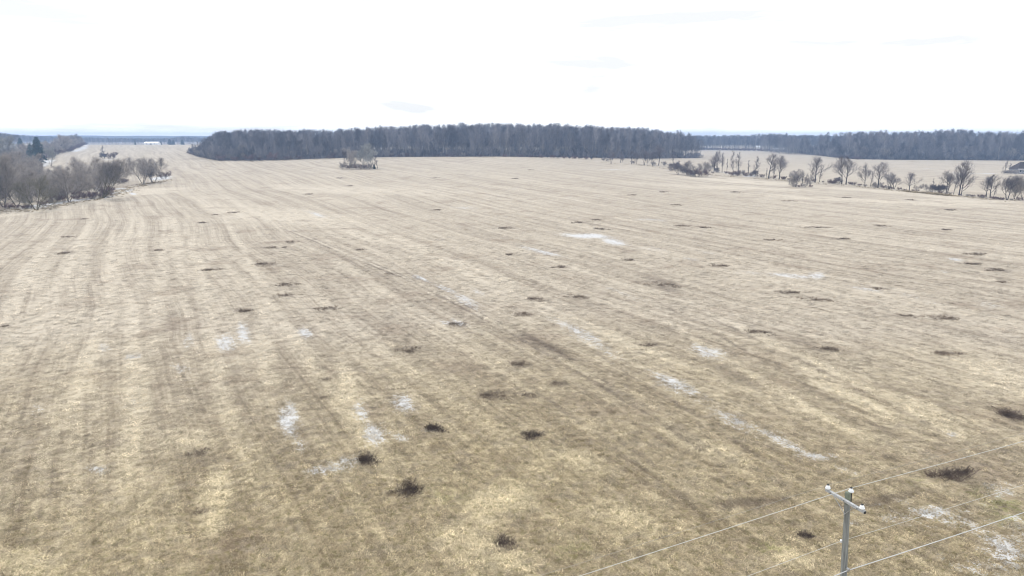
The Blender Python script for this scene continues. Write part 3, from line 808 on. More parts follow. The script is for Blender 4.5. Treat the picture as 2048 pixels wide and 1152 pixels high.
# ---- distant ridge
def ridge():
    xs = np.linspace(-2600, 2600, 200); rows = []
    for k, (d, hh) in enumerate([(2500, 2.0), (2640, .75), (2800, 1.0), (2950, .6), (3050, -6)]):
        hgt = 21 - 3 + 8 * fbm(xs / 600 + 4, xs * 0 + 3.3, 5, 4)
        top = np.where(hh > 0, hgt * (hh if hh <= 1 else 0.02), -6) + (vnoise(xs / 40, xs * 0 + k, 8) * 2 if 0 < hh <= 1 else 0)
        rows.append(np.stack([xs, np.full_like(xs, d) - np.abs(xs) * .25, top], 1))
    v = np.concatenate(rows); n = len(xs); L = []
    for k in range(len(rows) - 1):
        for i in range(n - 1):
            L += [k * n + i, k * n + i + 1, (k + 1) * n + i + 1, (k + 1) * n + i]
    me = mesh_from('hills', v, np.full(len(L) // 4, 4), L, [simple_mat('far_woods', (0.06, 0.06, 0.06), 1, .3, .02)])
    o = bpy.data.objects.new('hills', me); C.objects.link(o); o['kind'] = 'structure'; o['label'] = 'low wooded ridge far off on the horizon'
ridge()

# ---- brush along the wood edges and the bushes before it
EDGE = [(440, 322, 12), (470, 322, 9), (500, 322, 15), (520, 321.5, 8), (545, 321, 18), (575, 320, 9), (600, 319, 8), (660, 317.5, 7), (730, 316, 6), (800, 314.5, 7), (905, 314, 7), (960, 314, 6), (1010, 314, 6), (1040, 314.5, 7)]
for (a, b_, hh) in EDGE:
    px_tree('brush%d' % random.randrange(3), a, b_, b_ - hh, 'low reddish brush against the foot of the big wood', w=26, name='brush', cat='shrub', group='low brush along the foot of the big wood', stem='stems', crown='twigs')
for a in range(1062, 1190, 11):
    b_ = np.interp(a, [1060, 1190], [315, 319.5])
    px_tree('thorn' if a % 2 else 'brush%d' % (a % 3), a, b_, b_ - random.uniform(6, 9), 'dark purple-brown bush in the low row where the field dips beside the big wood', w=18, name='bush', cat='shrub', group='dark bush row at the corner of the big wood', stem='stems', crown='twigs')
for a in range(1390, 1585, 9):
    b_ = np.interp(a, [1390, 1480, 1585], [299.5, 301.5, 304])
    px_tree('brush%d' % (a % 3), a, b_, b_ - random.uniform(4, 6.5), 'purplish bush in the hedge at the back of the far pale field', w=15, name='bush', cat='shrub', group='bushes of the hedge at the back of the far pale field', stem='stems', crown='twigs')
for a in range(1588, 1716, 9):
    b_ = np.interp(a, [1588, 1640, 1715], [305.5, 311.5, 319.5])
    px_tree('brush%d' % (a % 3), a, b_, b_ - random.uniform(5, 8), 'purplish bush before the near corner of the far wood', w=18, name='bush', cat='shrub', group='bushes at the near corner of the far wood', stem='stems', crown='twigs')
for a, b_, t_ in ((1868, 318.5, 300), (1905, 319, 299), (1950, 320, 303), (1966, 319.5, 296)):
    px_tree('rusty', a, b_, t_, 'small tree keeping rusty dead leaves in front of the far wood', w=20, name='rusty_tree', group='rusty-leaved trees before the far wood')

# ---- copse standing alone in the field
GC = 'trees of the copse standing alone in the field'
px_tree('fence0', 688, 335, 300, 'dark slim tree at the left end of the lone copse in the field', w=26)
px_tree('grey3', 706, 335, 298, 'grey twiggy tree in the middle of the lone copse', w=34)
px_tree('pale', 727, 336, 285, 'tall pale silvery tree rising highest from the lone copse', w=40, name='pale_tree')
px_tree('pale', 742, 337, 297, 'shorter pale silvery tree beside the tallest one of the lone copse', w=28, name='pale_tree')
px_tree('spruce', 748.5, 338, 327, 'tiny dark green cedar at the end of the lone copse', w=8, name='cedar')
px_tree('slim0', 755, 337, 310, 'thin bare sapling past the tiny cedar of the lone copse', w=18, name='sapling')
for a, k_, t_ in ((686, 'scrub0', 323), (696, 'brush1', 328), (705, 'scrub1', 321), (714, 'brush2', 327), (722, 'scrub0', 325), (731, 'brush0', 328), (738, 'scrub1', 324)):
    px_tree(k_, a, 338.5, t_, 'dense dark brush filling the foot of the lone copse', w=19, name='brush', cat='shrub', group='brush at the foot of the lone copse', stem='stems', crown='twigs')

# ---- fence row on the right
FR = 'fence row between the two fields'
rows_small = [(1222, 328, 299), (1241, 325.5, 300), (1263, 328, 298), (1273, 328, 304), (1288, 330, 296), (1305, 330.5, 300), (1317, 331, 288), (1346, 329, 296), (1244, 326, 310), (1294, 330, 305)]
for a, b_, t_ in rows_small:
    px_tree(random.choice(['slim1', 'fence3', 'fence1']), a, b_, t_, 'thin bare tree in the sparse fence row before the corner of the big wood', w=(b_ - t_) * .5, group='thin trees of the fence row before the big wood')
for a, b_, t_ in [(1207, 322, 314), (1216, 323, 315), (1266, 328, 320), (1308, 331, 322), (1328, 332, 321)]:
    px_tree('scrub%d' % (a % 2), a, b_, t_, 'small grey bush between the thin fence-row trees before the big wood', w=14, name='bush', cat='shrub', group='small bushes of the fence row before the big wood', stem='stems', crown='twigs')
px_tree('thorn', 1357, 349, 321, 'dark spreading thorn tree on the left of the broad thicket by the fence row', w=42, name='thorn_tree')
px_tree('fence3', 1374, 350, 319, 'grey bare tree in the middle of the broad thicket by the fence row', w=30)
px_tree('thorn', 1376, 351.5, 334, 'low dark bush under the grey tree of the broad thicket', w=24, name='bush', cat='shrub', stem='stems', crown='twigs')
px_tree('scrub0', 1394, 353.5, 322, 'rounded purple-grey bush at the right of the broad thicket by the fence row', w=46, name='bush', cat='shrub', stem='stems', crown='twigs')
px_tree('brush1', 1402, 354, 336, 'low reddish bush at the right foot of the broad thicket', w=34, name='bush', cat='shrub', stem='stems', crown='twigs')
px_tree('brush2', 1384, 353.5, 338, 'low reddish bush in front of the broad thicket', w=34, name='bush', cat='shrub', stem='stems', crown='twigs')
px_tree('scrub1', 1420, 342, 322, 'grey bush under the forked tree next to the broad thicket', w=22, name='bush', cat='shrub', stem='stems', crown='twigs')
px_tree('slim1', 1428, 343, 303, 'slender leaning tree left of the dark forked tree by the broad thicket', w=18)
px_tree('fence1', 1434, 344, 300, 'dark forked tree just past the broad thicket of the fence row', w=30)
px_tree('slim0', 1444, 345, 306, 'slender upright tree right of the dark forked tree by the broad thicket', w=14)
px_tree('thorn', 1433, 345, 334, 'dark low bush round the foot of the forked tree by the broad thicket', w=22, name='bush', cat='shrub', stem='stems', crown='twigs')
px_tree('snag', 1453.5, 346.5, 318, 'bare straight dead trunk standing alone in the fence row gap', w=4, name='dead_trunk')
px_tree('slim0', 1466, 350, 302, 'tall thin tree rising from reddish brush right of the dead trunk', w=14)
px_tree('slim1', 1477, 349, 305, 'V-shaped pale-limbed tree rising from reddish brush right of the dead trunk', w=24)
for a, k_, t_ in ((1465, 'brush0', 342), (1473, 'brush2', 339), (1481, 'scrub0', 338), (1489, 'brush1', 343)):
    px_tree(k_, a, 352, t_, 'low reddish brush right of the bare dead trunk in the fence row', w=16, name='brush', cat='shrub', group='reddish brush right of the dead trunk', stem='stems', crown='twigs')
px_tree('snag', 1496, 352.5, 321, 'ivy-dark dead trunk between the reddish brush and the dark bushy tree', w=6, name='dead_trunk')
px_tree('slim1', 1510, 354, 313, 'bushy-footed slim tree left of the vase-shaped tree', w=20)
px_tree('thorn', 1506, 354.5, 338, 'dark bush round the foot of the bushy-footed slim tree', w=18, name='bush', cat='shrub', stem='stems', crown='twigs')
px_tree('fence0', 1537, 357, 306, 'broad vase-shaped tree of the fence row with arching top limbs', w=44)
px_tree('snag', 1532, 357, 336, 'short dark stub leaning at the vase-shaped tree', w=4, name='dead_trunk')
px_tree('slim0', 1547, 357.5, 328, 'thin sapling between the vase-shaped tree and its forked neighbour', w=12, name='sapling')
px_tree('fence2', 1558, 358.5, 309, 'tall forked tree just right of the vase-shaped tree', w=30)
px_tree('brush0', 1566, 359, 352, 'low olive bush at the foot of the tall forked tree', w=16, name='bush', cat='shrub', stem='stems', crown='twigs')
px_tree('fence3', 1592, 374, 336, 'grey many-limbed tree of the small clump standing out in the field', w=26)
px_tree('scrub0', 1586, 373, 346, 'purplish bush on the left of the small clump standing out in the field', w=26, name='bush', cat='shrub', stem='stems', crown='twigs')
px_tree('slim1', 1604, 373, 340, 'reddish upright tree in the middle of the small clump out in the field', w=12)
px_tree('scrub1', 1617, 373.5, 345, 'tapering purplish bush on the right of the small clump out in the field', w=18, name='bush', cat='shrub', stem='stems', crown='twigs')
for a, k_, t_ in ((1588, 'scrub1', 364), (1598, 'brush0', 368), (1608, 'scrub0', 365), (1622, 'brush2', 369)):
    px_tree(k_, a, 374.5, t_, 'low brush along the foot of the small clump out in the field', w=14, name='brush', cat='shrub', group='brush under the small clump out in the field', stem='stems', crown='twigs')
px_tree('fence4', 1630, 365, 312, 'wide rounded tree behind the small clump out in the field', w=42)
px_tree('slim0', 1626, 365, 332, 'thin stem left of the wide rounded tree', w=12, name='sapling')
px_tree('slim1', 1639, 364, 338, 'thin stem right of the wide rounded tree', w=16, name='sapling')
px_tree('brush1', 1665, 368, 357, 'small dark red bush left of the twin tall trees', w=18, name='bush', cat='shrub', stem='stems', crown='twigs')
px_tree('thorn', 1677, 368, 352, 'dark red rounded bush touching the twin tall trees', w=16, name='bush', cat='shrub', stem='stems', crown='twigs')
px_tree('fence0', 1683.5, 368.5, 311, 'left one of the twin tall trees with dark straight trunks', w=32)
px_tree('fence2', 1692, 369, 312, 'right one of the twin tall trees, forked low', w=32)
px_tree('fence1', 1729.5, 372, 325, 'upright narrow-vase tree left of the Y-shaped tree', w=26)
px_tree('slim0', 1740.5, 373, 343, 'short dark sapling between the narrow-vase tree and the Y-shaped tree', w=10, name='sapling')
px_tree('fence2', 1755.5, 375.5, 321, 'Y-shaped tree with a thick dark trunk and flat top', w=38)
for a in (1747, 1753, 1761):
    px_tree('scrub%d' % (a % 2), a, 375, 363, 'grey scrub at the foot of the Y-shaped tree', w=12, name='brush', cat='shrub', group='scrub under the Y-shaped tree', stem='stems', crown='twigs')
px_tree('fence3', 1778, 378.5, 343, 'small rounded grey tree, left of a pair beyond the Y-shaped tree', w=28)
px_tree('fence1', 1788, 378.5, 347, 'small V-trunked grey tree, right of a pair beyond the Y-shaped tree', w=26)
px_tree('fence4', 1818, 383, 343, 'round apple-shaped tree with a short dark trunk before the golden tall grass', w=34)
px_tree('scrub0', 1836, 381, 368, 'low grey scrub behind the golden tall grass', w=22, name='bush', cat='shrub', stem='stems', crown='twigs')
px_tree('scrub1', 1856, 382, 366, 'grey scrub left of the dead stub behind the golden tall grass', w=20, name='bush', cat='shrub', stem='stems', crown='twigs')
px_tree('snag', 1864.5, 383, 357, 'dead broken stub standing in scrub behind the golden tall grass', w=5, name='dead_trunk')
for a in (1870, 1877, 1884):
    px_tree('thorn', a, 385, 367, 'dense dark bush between the dead stub and the leaning dark tree', w=18, name='bush', cat='shrub', group='dark bushes beside the leaning tree', stem='stems', crown='twigs')
px_tree('fence3', 1893, 387, 339, 'leaning dark tree next to the tallest tree of the fence row', w=32)
px_tree('slim0', 1907, 389, 345, 'slim leaning stem left of the tallest tree of the fence row', w=14, name='sapling')
px_tree('fence0', 1918, 391, 319, 'tallest tree of the fence row with a full fan-shaped crown', w=44)
px_tree('fence1', 1922, 391.5, 326, 'second trunk crowding the tallest tree of the fence row', w=32)
px_tree('fence4', 1972, 394.5, 351, 'left stem of a pair with long low side branches', w=30)
px_tree('fence2', 1980, 395.5, 346, 'right stem of a pair with long low side branches', w=28)
px_tree('slim0', 1987, 394, 372, 'thin sapling right of the pair with low side branches', w=10, name='sapling')
for a, b_ in ((1960, 394), (1966, 394), (1998, 399), (2004, 400)):
    px_tree('brush%d' % (a % 3), a, b_, b_ - 6, 'low reddish brush in the weeds under the last fence-row trees', w=14, name='brush', cat='shrub', group='brush under the last fence-row trees', stem='stems', crown='twigs')
px_tree('fence3', 2014, 400, 348, 'grey tree with one straight trunk at the end of the fence row', w=34)
px_tree('grey2', 2030, 398.5, 345, 'broad many-stemmed tree next to the straight trunk at the fence row end', w=46)
px_tree('grey1', 2046, 400, 350, 'broad many-stemmed tree last in the fence row', w=40)
px_tree('slim1', 2010, 346, 321, 'dark upright tree left of the grey house', w=14)
px_tree('slim0', 2019, 346, 326, 'thin leaning tree right by the grey house', w=12)
for a in (2008, 2014, 2022, 2030):
    px_tree('scrub%d' % (a % 2), a, 348, 339, 'purplish scrub in front of the grey house', w=16, name='brush', cat='shrub', group='scrub before the grey house', stem='stems', crown='twigs')

fence_line = [(1405, 350), (1440, 346), (1500, 354), (1570, 360), (1640, 366), (1700, 370), (1760, 377), (1800, 381), (1830, 383), (1900, 390), (1960, 396), (2010, 401), (2044, 402)]
fl = np.array(fence_line, float)
for a in np.arange(1410, 2044, 13.0):
    a += random.uniform(-5, 5); b_ = np.interp(a, fl[:, 0], fl[:, 1]) - random.uniform(0, 1.5)
    px_tree(random.choice(['brush0', 'brush1', 'brush2', 'scrub0', 'scrub1']), a, b_, b_ - random.uniform(3.5, 8), 'low tangled brush linking the trees of the fence row between the fields', w=random.uniform(9, 16), name='brush', cat='shrub', group='low brush linking the fence row', stem='stems', crown='twigs')

# ---- thicket on the left
L_ = 'thicket at the left edge of the field'
for a, b_, t_, k_, w_ in [(-12, 416, 300, 'grey1', 90), (8, 414, 306, 'grey0', 80), (34, 412, 335, 'grey3', 70), (20, 392, 318, 'grey4', 80), (52, 400, 342, 'grey2', 66), (-30, 405, 310, 'grey2', 80), (2, 380, 310, 'grey4', 80), (45, 380, 322, 'grey0', 64), (70, 374, 322, 'grey3', 64), (30, 366, 302, 'grey1', 74), (-5, 362, 298, 'grey0', 80), (100, 374, 328, 'grey2', 56), (60, 360, 306, 'grey4', 60)]:
    px_tree(k_, a, b_, t_, 'blue-grey bare tree in the dense left end of the thicket', w=w_, group='trees packed in the left end of the thicket')
px_tree('mossy', 73, 420, 345, 'crooked tree with mossy olive limbs at the front of the thicket', w=84, name='mossy_tree')
px_tree('grey0', 95, 392, 338, 'dark blue-shadowed tree behind the crooked mossy tree', w=60)
px_tree('grey4', 112, 388, 335, 'slender-limbed grey tree between the mossy tree and the fan-shaped one', w=54)
px_tree('grey1', 137, 404, 334, 'fan-shaped grey tree at the front of the thicket on a thin strip of snow', w=76)
px_tree('grey2', 160, 386, 318, 'tall grey tree behind the fan-shaped one', w=64)
px_tree('grey3', 175, 376, 309, 'back tree of the thicket with dark twig tips above the others', w=54)
px_tree('grey0', 185, 392, 326, 'grey tree between the fan-shaped tree and the leaning stems', w=56)
px_tree('lean', 205, 396, 316, 'tree of several mossy stems leaning out over the field', w=92, rot=0.0, name='leaning_tree')
px_tree('grey4', 214, 376, 318, 'grey tree behind the leaning mossy stems', w=58)
px_tree('grey2', 240, 363, 322, 'loose grey tree behind the gap in the thicket', w=56)
px_tree('grey1', 286, 367, 312, 'round grey tree with pale forked limbs standing apart at the thicket end', w=62)
px_tree('grey3', 308, 365, 312, 'grey tree on twin slim trunks at the thicket end', w=50)
px_tree('thorn', 304, 364, 322, 'dense dark vine-tangled crown beside the pale forked tree', w=30, name='thorn_tree')
px_tree('brush1', 328, 358, 342, 'lone purplish bush past the twin slim trunks', w=30, name='bush', cat='shrub', stem='stems', crown='twigs')
for a, b_ in [(15, 418), (30, 417), (48, 418), (60, 417), (88, 412), (100, 407), (112, 405), (122, 404), (152, 400), (162, 399), (173, 398), (184, 397), (196, 396), (214, 394), (120, 396), (150, 392), (250, 366), (243, 367), (215, 388), (222, 384)]:
    px_tree('brush%d' % random.randrange(3), a, b_, b_ - random.uniform(9, 18), 'dark reddish undergrowth bush at the foot of the thicket', w=26, name='brush', cat='shrub', group='reddish undergrowth of the thicket', stem='stems', crown='twigs')
for a, b_ in [(10, 404), (40, 402), (62, 404), (84, 402), (105, 396), (128, 395), (150, 390), (170, 388), (190, 386), (200, 380), (225, 372), (70, 390), (25, 390), (145, 378), (-8, 408), (55, 412), (118, 402)]:
    px_tree('scrub%d' % (a % 2), a, b_, b_ - random.uniform(20, 38), 'loose grey twiggy shrub filling the inside of the thicket', w=random.uniform(28, 44), name='shrub', cat='shrub', group='grey shrubs inside the thicket', stem='stems', crown='twigs')
# lone bush out in the back field
px_tree('slim0', 210, 317, 291, 'thin spike-topped tree rising from the lone bush in the back field', w=14)
px_tree('thorn', 207, 318, 304, 'dark rounded bush left of the lone pair in the back field', w=22, name='bush', cat='shrub', stem='stems', crown='twigs')
px_tree('brush0', 225, 318, 303, 'purplish rounded bush right of the lone pair in the back field', w=24, name='bush', cat='shrub', stem='stems', crown='twigs')

# ---- hedgerow running back on the far left
hedge = [(40, 352), (58, 341), (75, 330), (93, 321), (108, 315), (121, 311.5), (136, 307), (150, 302), (162, 297), (170, 292), (176, 288)]
hp = front(hedge)
hp = np.array(hp); seg = np.concatenate([[0], np.cumsum(np.hypot(*np.diff(hp, axis=0).T))])
r_ = np.random.default_rng(77)
s = 0.0
while s < seg[-1]:
    for lane in range(4):
        ss = s + r_.uniform(-3, 3)
        x = np.interp(ss, seg, hp[:, 0]) - (2 + lane * 5.5 + r_.uniform(0, 3)); y = np.interp(ss, seg, hp[:, 1]) + r_.uniform(-2, 2)
        z = float(zt(x, y)); frac = ss / seg[-1]
        if lane == 0:
            tree_at('brush%d' % r_.integers(0, 3), (x, y, z), r_.uniform(2.5, 5), None, 'brush', 'reddish bush along the snowy front of the left hedgerow', 'shrub', 'bushes fronting the left hedgerow', None, 'twigs', 'stems')
        else:
            k_ = ['scrub0', 'scrub1', 'grey1', 'grey3', 'wood1', 'fence3'][r_.integers(0, 6)]
            tree_at(k_, (x, y, z), r_.uniform(7, 12) * (1 + .25 * frac * (lane >= 2)), None, 'bare_tree', 'bare purplish-grey tree of the hedgerow running back on the left', 'tree', 'trees of the hedgerow running back on the left')
    s += 8.5 + s * 0.014
def dep_tree(kind, px, depth, top, label, **kw):
    g = at_depth(px, depth); h = (CAM_H - g[2]) + (HORIZON - top) * depth * .96 / F
    w = kw.pop('w', None)
    return tree_at(kind, g, h, None if w is None else w * depth / F, label=label, **kw)
dep_tree('pine', 77, 470, 272, 'dark green pine with a blunt top in the left hedgerow', w=28, name='pine_tree')
dep_tree('bluespruce', 63, 420, 285, 'pale blue-green spruce before the dark pine', w=28, name='spruce_tree')
dep_tree('pale', 100, 430, 290, 'pale-barked forked tree in the hedgerow right of the dark pine', w=20, name='pale_tree')
dep_tree('grey1', 127, 640, 266, 'round-crowned tall tree standing out of the hedgerow', w=30)
dep_tree('wood3', 160, 760, 266, 'tall dense tree near the far end of the hedgerow', w=28)
dep_tree('wood1', 148, 720, 267, 'tall narrow tree second from the far end of the hedgerow', w=22)
dep_tree('pale', 6, 420, 266, 'tall pale tree on the far left beyond the hedgerow', w=44, name='pale_tree')
dep_tree('pale', -18, 400, 262, 'broad pale tree past the tall pale one beyond the hedgerow', w=50, name='pale_tree')
dep_tree('pine', 42, 760, 275, 'dark evergreen left of the small white house', w=13, name='pine_tree')
dep_tree('spruce', 270.5, 1080, 279.5, 'tiny dark conical spruce left of the white barn', w=4, name='spruce_tree')
dep_tree('pine', 340, 1120, 277.5, 'dark evergreen right of the white barn', w=10, name='pine_tree')
dep_tree('pine', 347, 1120, 280, 'lower dark evergreen second right of the white barn', w=8, name='pine_tree')
dep_tree('pine', 365, 1120, 279, 'dark evergreen nearest the corner of the big wood', w=9, name='pine_tree')
dep_tree('spruce', 322, 1120, 281, 'small evergreen just off the right end of the white barn', w=5, name='spruce_tree')

# ------------------------------------------------------------------ weeds in the field
W_WEED = bark('weed_stems', (0.115, 0.088, 0.072), .25, .4)
W_WEEDB = bark('weed_stems_brown', (0.20, 0.158, 0.12), .2, .4)
def gen_weed(seed, mat, n, hs=1.0):
    r = np.random.default_rng(seed); S = []
    blobs = [(r.normal() * .38, r.normal() * .38, r.uniform(.14, .42)) for _ in range(6)] + [(0, 0, .4)]
    k = 0
    while k < n:
        bx, by, br = blobs[r.integers(0, 7)]
        p = np.array([bx + r.normal() * br * .55, by + r.normal() * br * .55, -.03])
        k += 1
        hgt = r.uniform(.15, .5) * hs
        d = np.array([r.normal() * .7, r.normal() * .7, 1.0])
        m = p + unit(d) * hgt * .6; e = m + unit(d + r.normal(size=3) * .7) * hgt * .5
        S += [(*p, *m, .012, .009), (*m, *e, .009, .005)]
        for _ in range(2):
            b_ = p + (m - p) * r.uniform(.4, 1); e2 = b_ + unit(r.normal(size=3) + np.array([0, 0, .2])) * r.uniform(.08, .22)
            S.append((*b_, *e2, .008, .004))
    return tube_mesh('weed', [(S, 3, 0)], [mat])
WEED_LABELS = {(1010, 1088): 'round blackish weed clump beside a pale flattened straw patch', (815, 982): 'ragged blackish weed clump of two lobes below the snow streaks',
    (738, 920): 'dark weed clump touching the end of a speckled snow streak', (1900, 950): 'long dark weed patch beyond the wires and the utility pole', (2028, 832): 'dark brown weed heap beside pale straw windrows at the field edge',
    (1612, 1073): 'small dark weed clump between the two wires left of the utility pole', (1062, 870): 'compact dark weed clump alone on even brown grass', (1035, 728): 'dark weed clump just off a long brown wheel track',
    (872, 858): 'flat dark weed clump with a fleck of snow in it', (985, 790): 'broad brownish weed clump with a lower one close beside it', (1056, 790): 'low brown weed clump right beside a broader one', (530, 528): 'oval grey weed patch on the striped stubble'}
WEED = [gen_weed(600 + i, W_WEED, 230) for i in range(4)] + [gen_weed(620 + i, W_WEEDB, 110, .6) for i in range(6)]
for i, (a, b_, w, h) in enumerate(WEEDS):
    g = ground(a, b_); rx = w / 2 * g[3] / F * 1.25
    g2 = ground(a, b_ + h * .55); ry = max(rx * .5, min(rx * 1.6, abs(g[1] - g2[1])))
    near_ = b_ > 800 and (a, b_) not in ((1300, 690), (400, 905), (405, 1022), (1660, 700), (1110, 768), (1115, 768), (985, 790), (1056, 790))
    o = bpy.data.objects.new('weed_clump', WEED[i % 4] if near_ else WEED[4 + i % 6]); C.objects.link(o)
    o.location = (g[0], g[1], g[2] - .02); o.rotation_euler = (0, 0, random.choice((0, math.pi)) + random.uniform(-.4, .4)); o.scale = (rx, ry, max(.7, min(1.3, rx * .8)))
    own = WEED_LABELS.get((a, b_))
    if own: tag(o, own, 'weeds')
    elif near_:
        tag(o, 'small dark clump of dead weeds lying in the brown grass of the near field', 'weeds', 'dark weed clumps in the near grass')
    else:
        tag(o, 'thin brownish smear of dead weeds out on the pale stubble', 'weeds', 'brown weed smears on the pale stubble')

# ------------------------------------------------------------------ dry grass cover
def gen_tuft(seed, n, hgt, rad, wid, flat):
    r = np.random.default_rng(seed); V = []; L = []; S = []; off = 0
    lay = r.uniform(0, 6.28)
    for _ in range(n):
        a = r.uniform(0, 6.28); q = rad * math.sqrt(r.uniform(0, 1))
        p = np.array([math.cos(a) * q, math.sin(a) * q, -.02])
        da = lay + r.normal() * 1.1
        up_ = r.uniform(.25, 1.0) if not flat else r.uniform(.05, .5)
        d = unit(np.array([math.cos(da), math.sin(da), up_ * 1.2])); ln = hgt * r.uniform(.6, 1.4)
        sd_ = unit(np.cross(d, np.array([0, 0, 1.0]))) * wid * r.uniform(.7, 1.3)
        m = p + d * ln * .55; e = m + unit(d + np.array([0, 0, -.7])) * ln * .5
        V += [p - sd_, p + sd_, m + sd_ * .8, m - sd_ * .8, e]
        L += [off, off + 1, off + 2, off + 3, off + 3, off + 2, off + 4]; S += [4, 3]; off += 5
    return mesh_from('tuft', V, S, L, [MAT_GRASS], None, False)
tuft_coll = proto_collection('tufts', [gen_tuft(700 + i, 22, .19, .22, .013, i % 2) for i in range(6)])

def cover():
    r = np.random.default_rng(91)
    n = 370000
    a = np.radians(r.uniform(-50, 50, n)); u = r.uniform(0, 1, n)
    d = 24 * (330 / 24.0) ** (u ** 0.86)
    x = np.sin(a) * d; y = np.cos(a) * d
    snow = mask(x, y, SNOW); dark = mask(x, y, DARK); straw = mask(x, y, STRAW); green = mask(x, y, GREEN); near_tone = near_tone_mask(x, y)
    keep = r.uniform(0, 1, n) > snow * .75
    keep &= r.uniform(0, 1, n) < np.clip((330 - d) / 210, 0, 1)
    gap = fbm(x / 1.1, y / 1.1, 33, 3)
    keep &= r.uniform(0, 1, n) < .35 + 1.3 * np.clip(gap - .25, 0, 1)
    x, y, d = x[keep], y[keep], d[keep]
    at = dict(snow=snow[keep], dark=dark[keep], straw=straw[keep], green=green[keep], near_tone=near_tone[keep])
    m = len(x)
    s = r.uniform(.6, 1.35, m) * np.interp(d, [24, 60, 165, 330], [1.0, 1.2, 1.7, 2.2]) * (1 + .35 * at['straw'])
    # windrows and drill lines: the mown straw lies along the rows
    rz = r.uniform(0, 6.28, m)
    sc = np.stack([s, s, s * r.uniform(.5, 1.1, m) * np.interp(d, [24, 70, 165, 330], [1.25, .85, .4, .2])], 1)
    gn_stuff('dry_grass', 'short matted dry grass covering the near field', np.stack([x, y, zt(x, y)], 1), sc, np.stack([0 * rz, 0 * rz, rz], 1), r.integers(0, 6, m), tuft_coll, at)
cover()

# taller dead grass under the fence row and along the thicket
TALL = simple_mat('tall_dead_grass', (0.33, 0.27, 0.175), .95, .3, .6, rand=.3, spec=.05)
def gen_tall(seed):
    me = gen_tuft(seed, 34, .75, .45, .018, False); me.materials.clear(); me.materials.append(TALL); return me
tall_coll = proto_collection('tallgrass', [gen_tall(730 + i) for i in range(4)])
def verge():
    r = np.random.default_rng(92); P = []
    lines = [([(1200, 325), (1300, 332), (1345, 340), (1420, 350), (1500, 356), (1570, 361), (1640, 367), (1700, 371), (1780, 380), (1850, 386), (1930, 393), (2000, 402), (2080, 405)], 3.0, 900, .7),
             ([(-20, 424), (40, 419), (75, 421), (140, 405), (205, 397), (240, 384), (285, 369), (330, 362)], 4.0, 900, .8),
             ([(1822, 384), (1850, 386), (1895, 391)], 2.6, 500, 1.5),
             ([(460, 323), (520, 323), (600, 320), (720, 317), (1000, 315)], 3.0, 500, .7)]
    for pix, wd, n, sc in lines:
        f = np.array(front(pix)); sg = np.concatenate([[0], np.cumsum(np.hypot(*np.diff(f, axis=0).T))])
        t = r.uniform(0, sg[-1], n)
        x = np.interp(t, sg, f[:, 0]) + r.normal(size=n) * wd * .4; y = np.interp(t, sg, f[:, 1]) + r.normal(size=n) * wd
        k = fbm(x / 6, y / 6, 44, 2) > .36
        P.append(np.stack([x[k], y[k], zt(x[k], y[k]), r.uniform(.5, 1.1, k.sum()) * sc], 1))
    P = np.concatenate(P); n = len(P)
    gn_stuff('tall_dead_grass', 'tall tan dead grass along the fence row and the thicket', P[:, :3], np.stack([P[:, 3]] * 3, 1), np.stack([np.zeros(n), np.zeros(n), r.uniform(0, 6.28, n)], 1), r.integers(0, 4, n), tall_coll)
verge()

